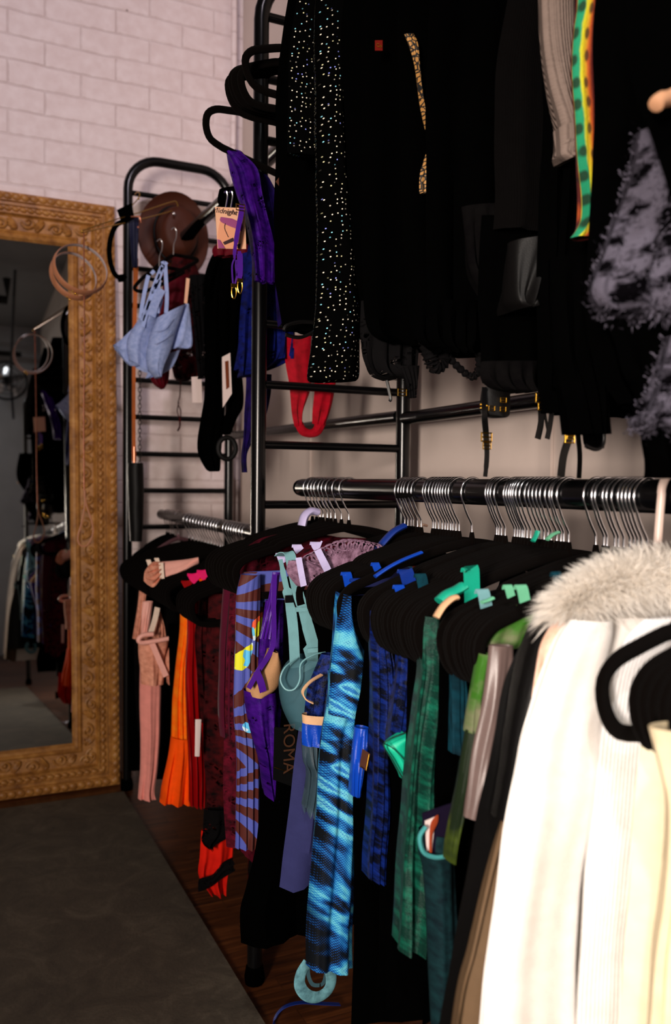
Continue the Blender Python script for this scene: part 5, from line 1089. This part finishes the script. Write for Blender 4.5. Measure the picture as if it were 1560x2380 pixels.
# dark red things behind
garment('dark_red_lace_bodysuit', 'dark red lace bodysuit hanging behind the powder blue bra', 'bodysuit', 'wine_lace', 2.5, [(600, 400, 450), (660, 392, 470), (720, 390, 470), (800, 392, 466), (870, 402, 460), (884, 420, 440)], th=.05, amp=.01)
garment('red_satin_slip', 'dull red satin slip pointed at the bottom behind the powder blue bra', 'slip', 'wine_satin', 2.46, [(640, 376, 440), (700, 376, 430), (800, 350, 400), (880, 350, 392), (904, 374, 380)], th=.03, amp=.004)
strap0 = thing('knotted_lanyard', tuple(P(417, 1000, Y=2.5)), 'thin dark red knotted cord dangling below the red lace bodysuit', 'cord')
MB().tube(crs(PY([(420, 884), (418, 920), (414, 938), (420, 955), (418, 972), (412, 955), (416, 935)], 2.5), 30), .0016, 6).build('loop', MT['wine_lace'], strap0)
strap(PY([(418, 972), (418, 990), (413, 1002)], 2.5), .005, 'wine_lace', strap0, 'tail')
def tagc(label, quad, Y, mat='white_tag', name='swing_tag'):
    o = thing(name, tuple(P(*quad[2], Y=Y)), label, 'tag'); MB().plate([P(x, y, Y=Y) for x, y in quad], .0012).build('card', MT[mat], o, smooth=False); return o
o = tagc('pale grey swing tag hanging beside the red cord', [(445, 876), (468, 875), (470, 936), (447, 936)], 2.3)
tagc('narrow beige paper strip standing above the powder blue bra', [(433, 646), (441, 648), (435, 706), (428, 704)], 2.2, 'card')
o = tagc('long curled picture tag with brown print on the black hosiery', [(516, 830), (535, 820), (539, 915), (518, 947)], 2.0)
MB().plate([P(523, 840, Y=1.998), P(531, 838, Y=1.998), P(533, 900, Y=1.998), P(526, 905, Y=1.998)], .0008).build('printed_figure', cm('umber_print', (120, 60, 35)), o, smooth=False)
# black hosiery
o = thing('black_hosiery', (XS, 2.1, .9), 'black bodystocking hanging in a long bulging column in the middle of the far rack', 'hosiery')
far('body', None, None, 'black', 2.1, [(575, 500, 570), (620, 488, 575), (700, 476, 572), (800, 478, 560), (880, 476, 552), (930, 474, 545)], o, th=.06, amp=.01)
far('left_leg', None, None, 'black', 2.08, [(900, 480, 520), (980, 466, 520), (1030, 460, 515), (1060, 464, 512), (1090, 480, 510), (1096, 490, 505)], o, th=.06, amp=.006, k=1.6)
far('right_leg', None, None, 'black', 2.06, [(860, 520, 560), (900, 520, 566), (945, 528, 565), (970, 520, 552), (1010, 512, 534)], o, th=.04, amp=.006)
strap(PY([(512, 580), (496, 600), (482, 640), (478, 690)], 2.04), .012, 'black', o, 'shoulder_strap')
far('black_lace_straps', 'strappy black harness with little silver rings hanging left of the hosiery', 'harness', 'black_lace', 2.2, [(640, 440, 490), (720, 446, 485), (800, 455, 480), (880, 462, 476)], th=.02, amp=.01)
collar2 = MB().tube([P(528, 1042, Y=2.0)+Vector((.022*math.cos(a), .0, .026*math.sin(a))) for a in [2*PI*i/30 for i in range(30)]], 1., 8, closed=True, flat=(.004, .006)).build('black_cuff', MT['leather']); tag(collar2, 'black round leather cuff dangling beside the foot of the hosiery', 'cuff')
far('crimson_camisole', 'magenta red top peeping out between picture card and violet shawl', 'top', 'wine_satin', 1.9, [(520, 575, 610), (570, 500, 612), (596, 498, 612)], th=.03)
far('blue_sequin_top', 'dark blue shiny top hanging behind the garter clips', 'top', 'royal_lace', 1.8, [(590, 560, 600), (700, 566, 610), (860, 545, 600)], th=.04, amp=.012)
garment('black_wrap', 'black cloth bundled on the hanger hooks above the picture card', 'garment', 'black', 1.62, [(440, 510, 570), (470, 508, 575), (500, 530, 590), (560, 545, 600)], th=.04, amp=.01)
for (x, l) in ((526, 'left'), (538, 'right')):
    h_ = MB().tube(crs(PY([(x-5, 448), (x, 444), (x+3, 455), (x+1, 470), (x-2, 486)], 1.5), 16), .0013, 6).build('wire_hook', MT['chrome']); tag(h_, 'thin wire hook above the picture card, %s one of two' % l, 'hook')
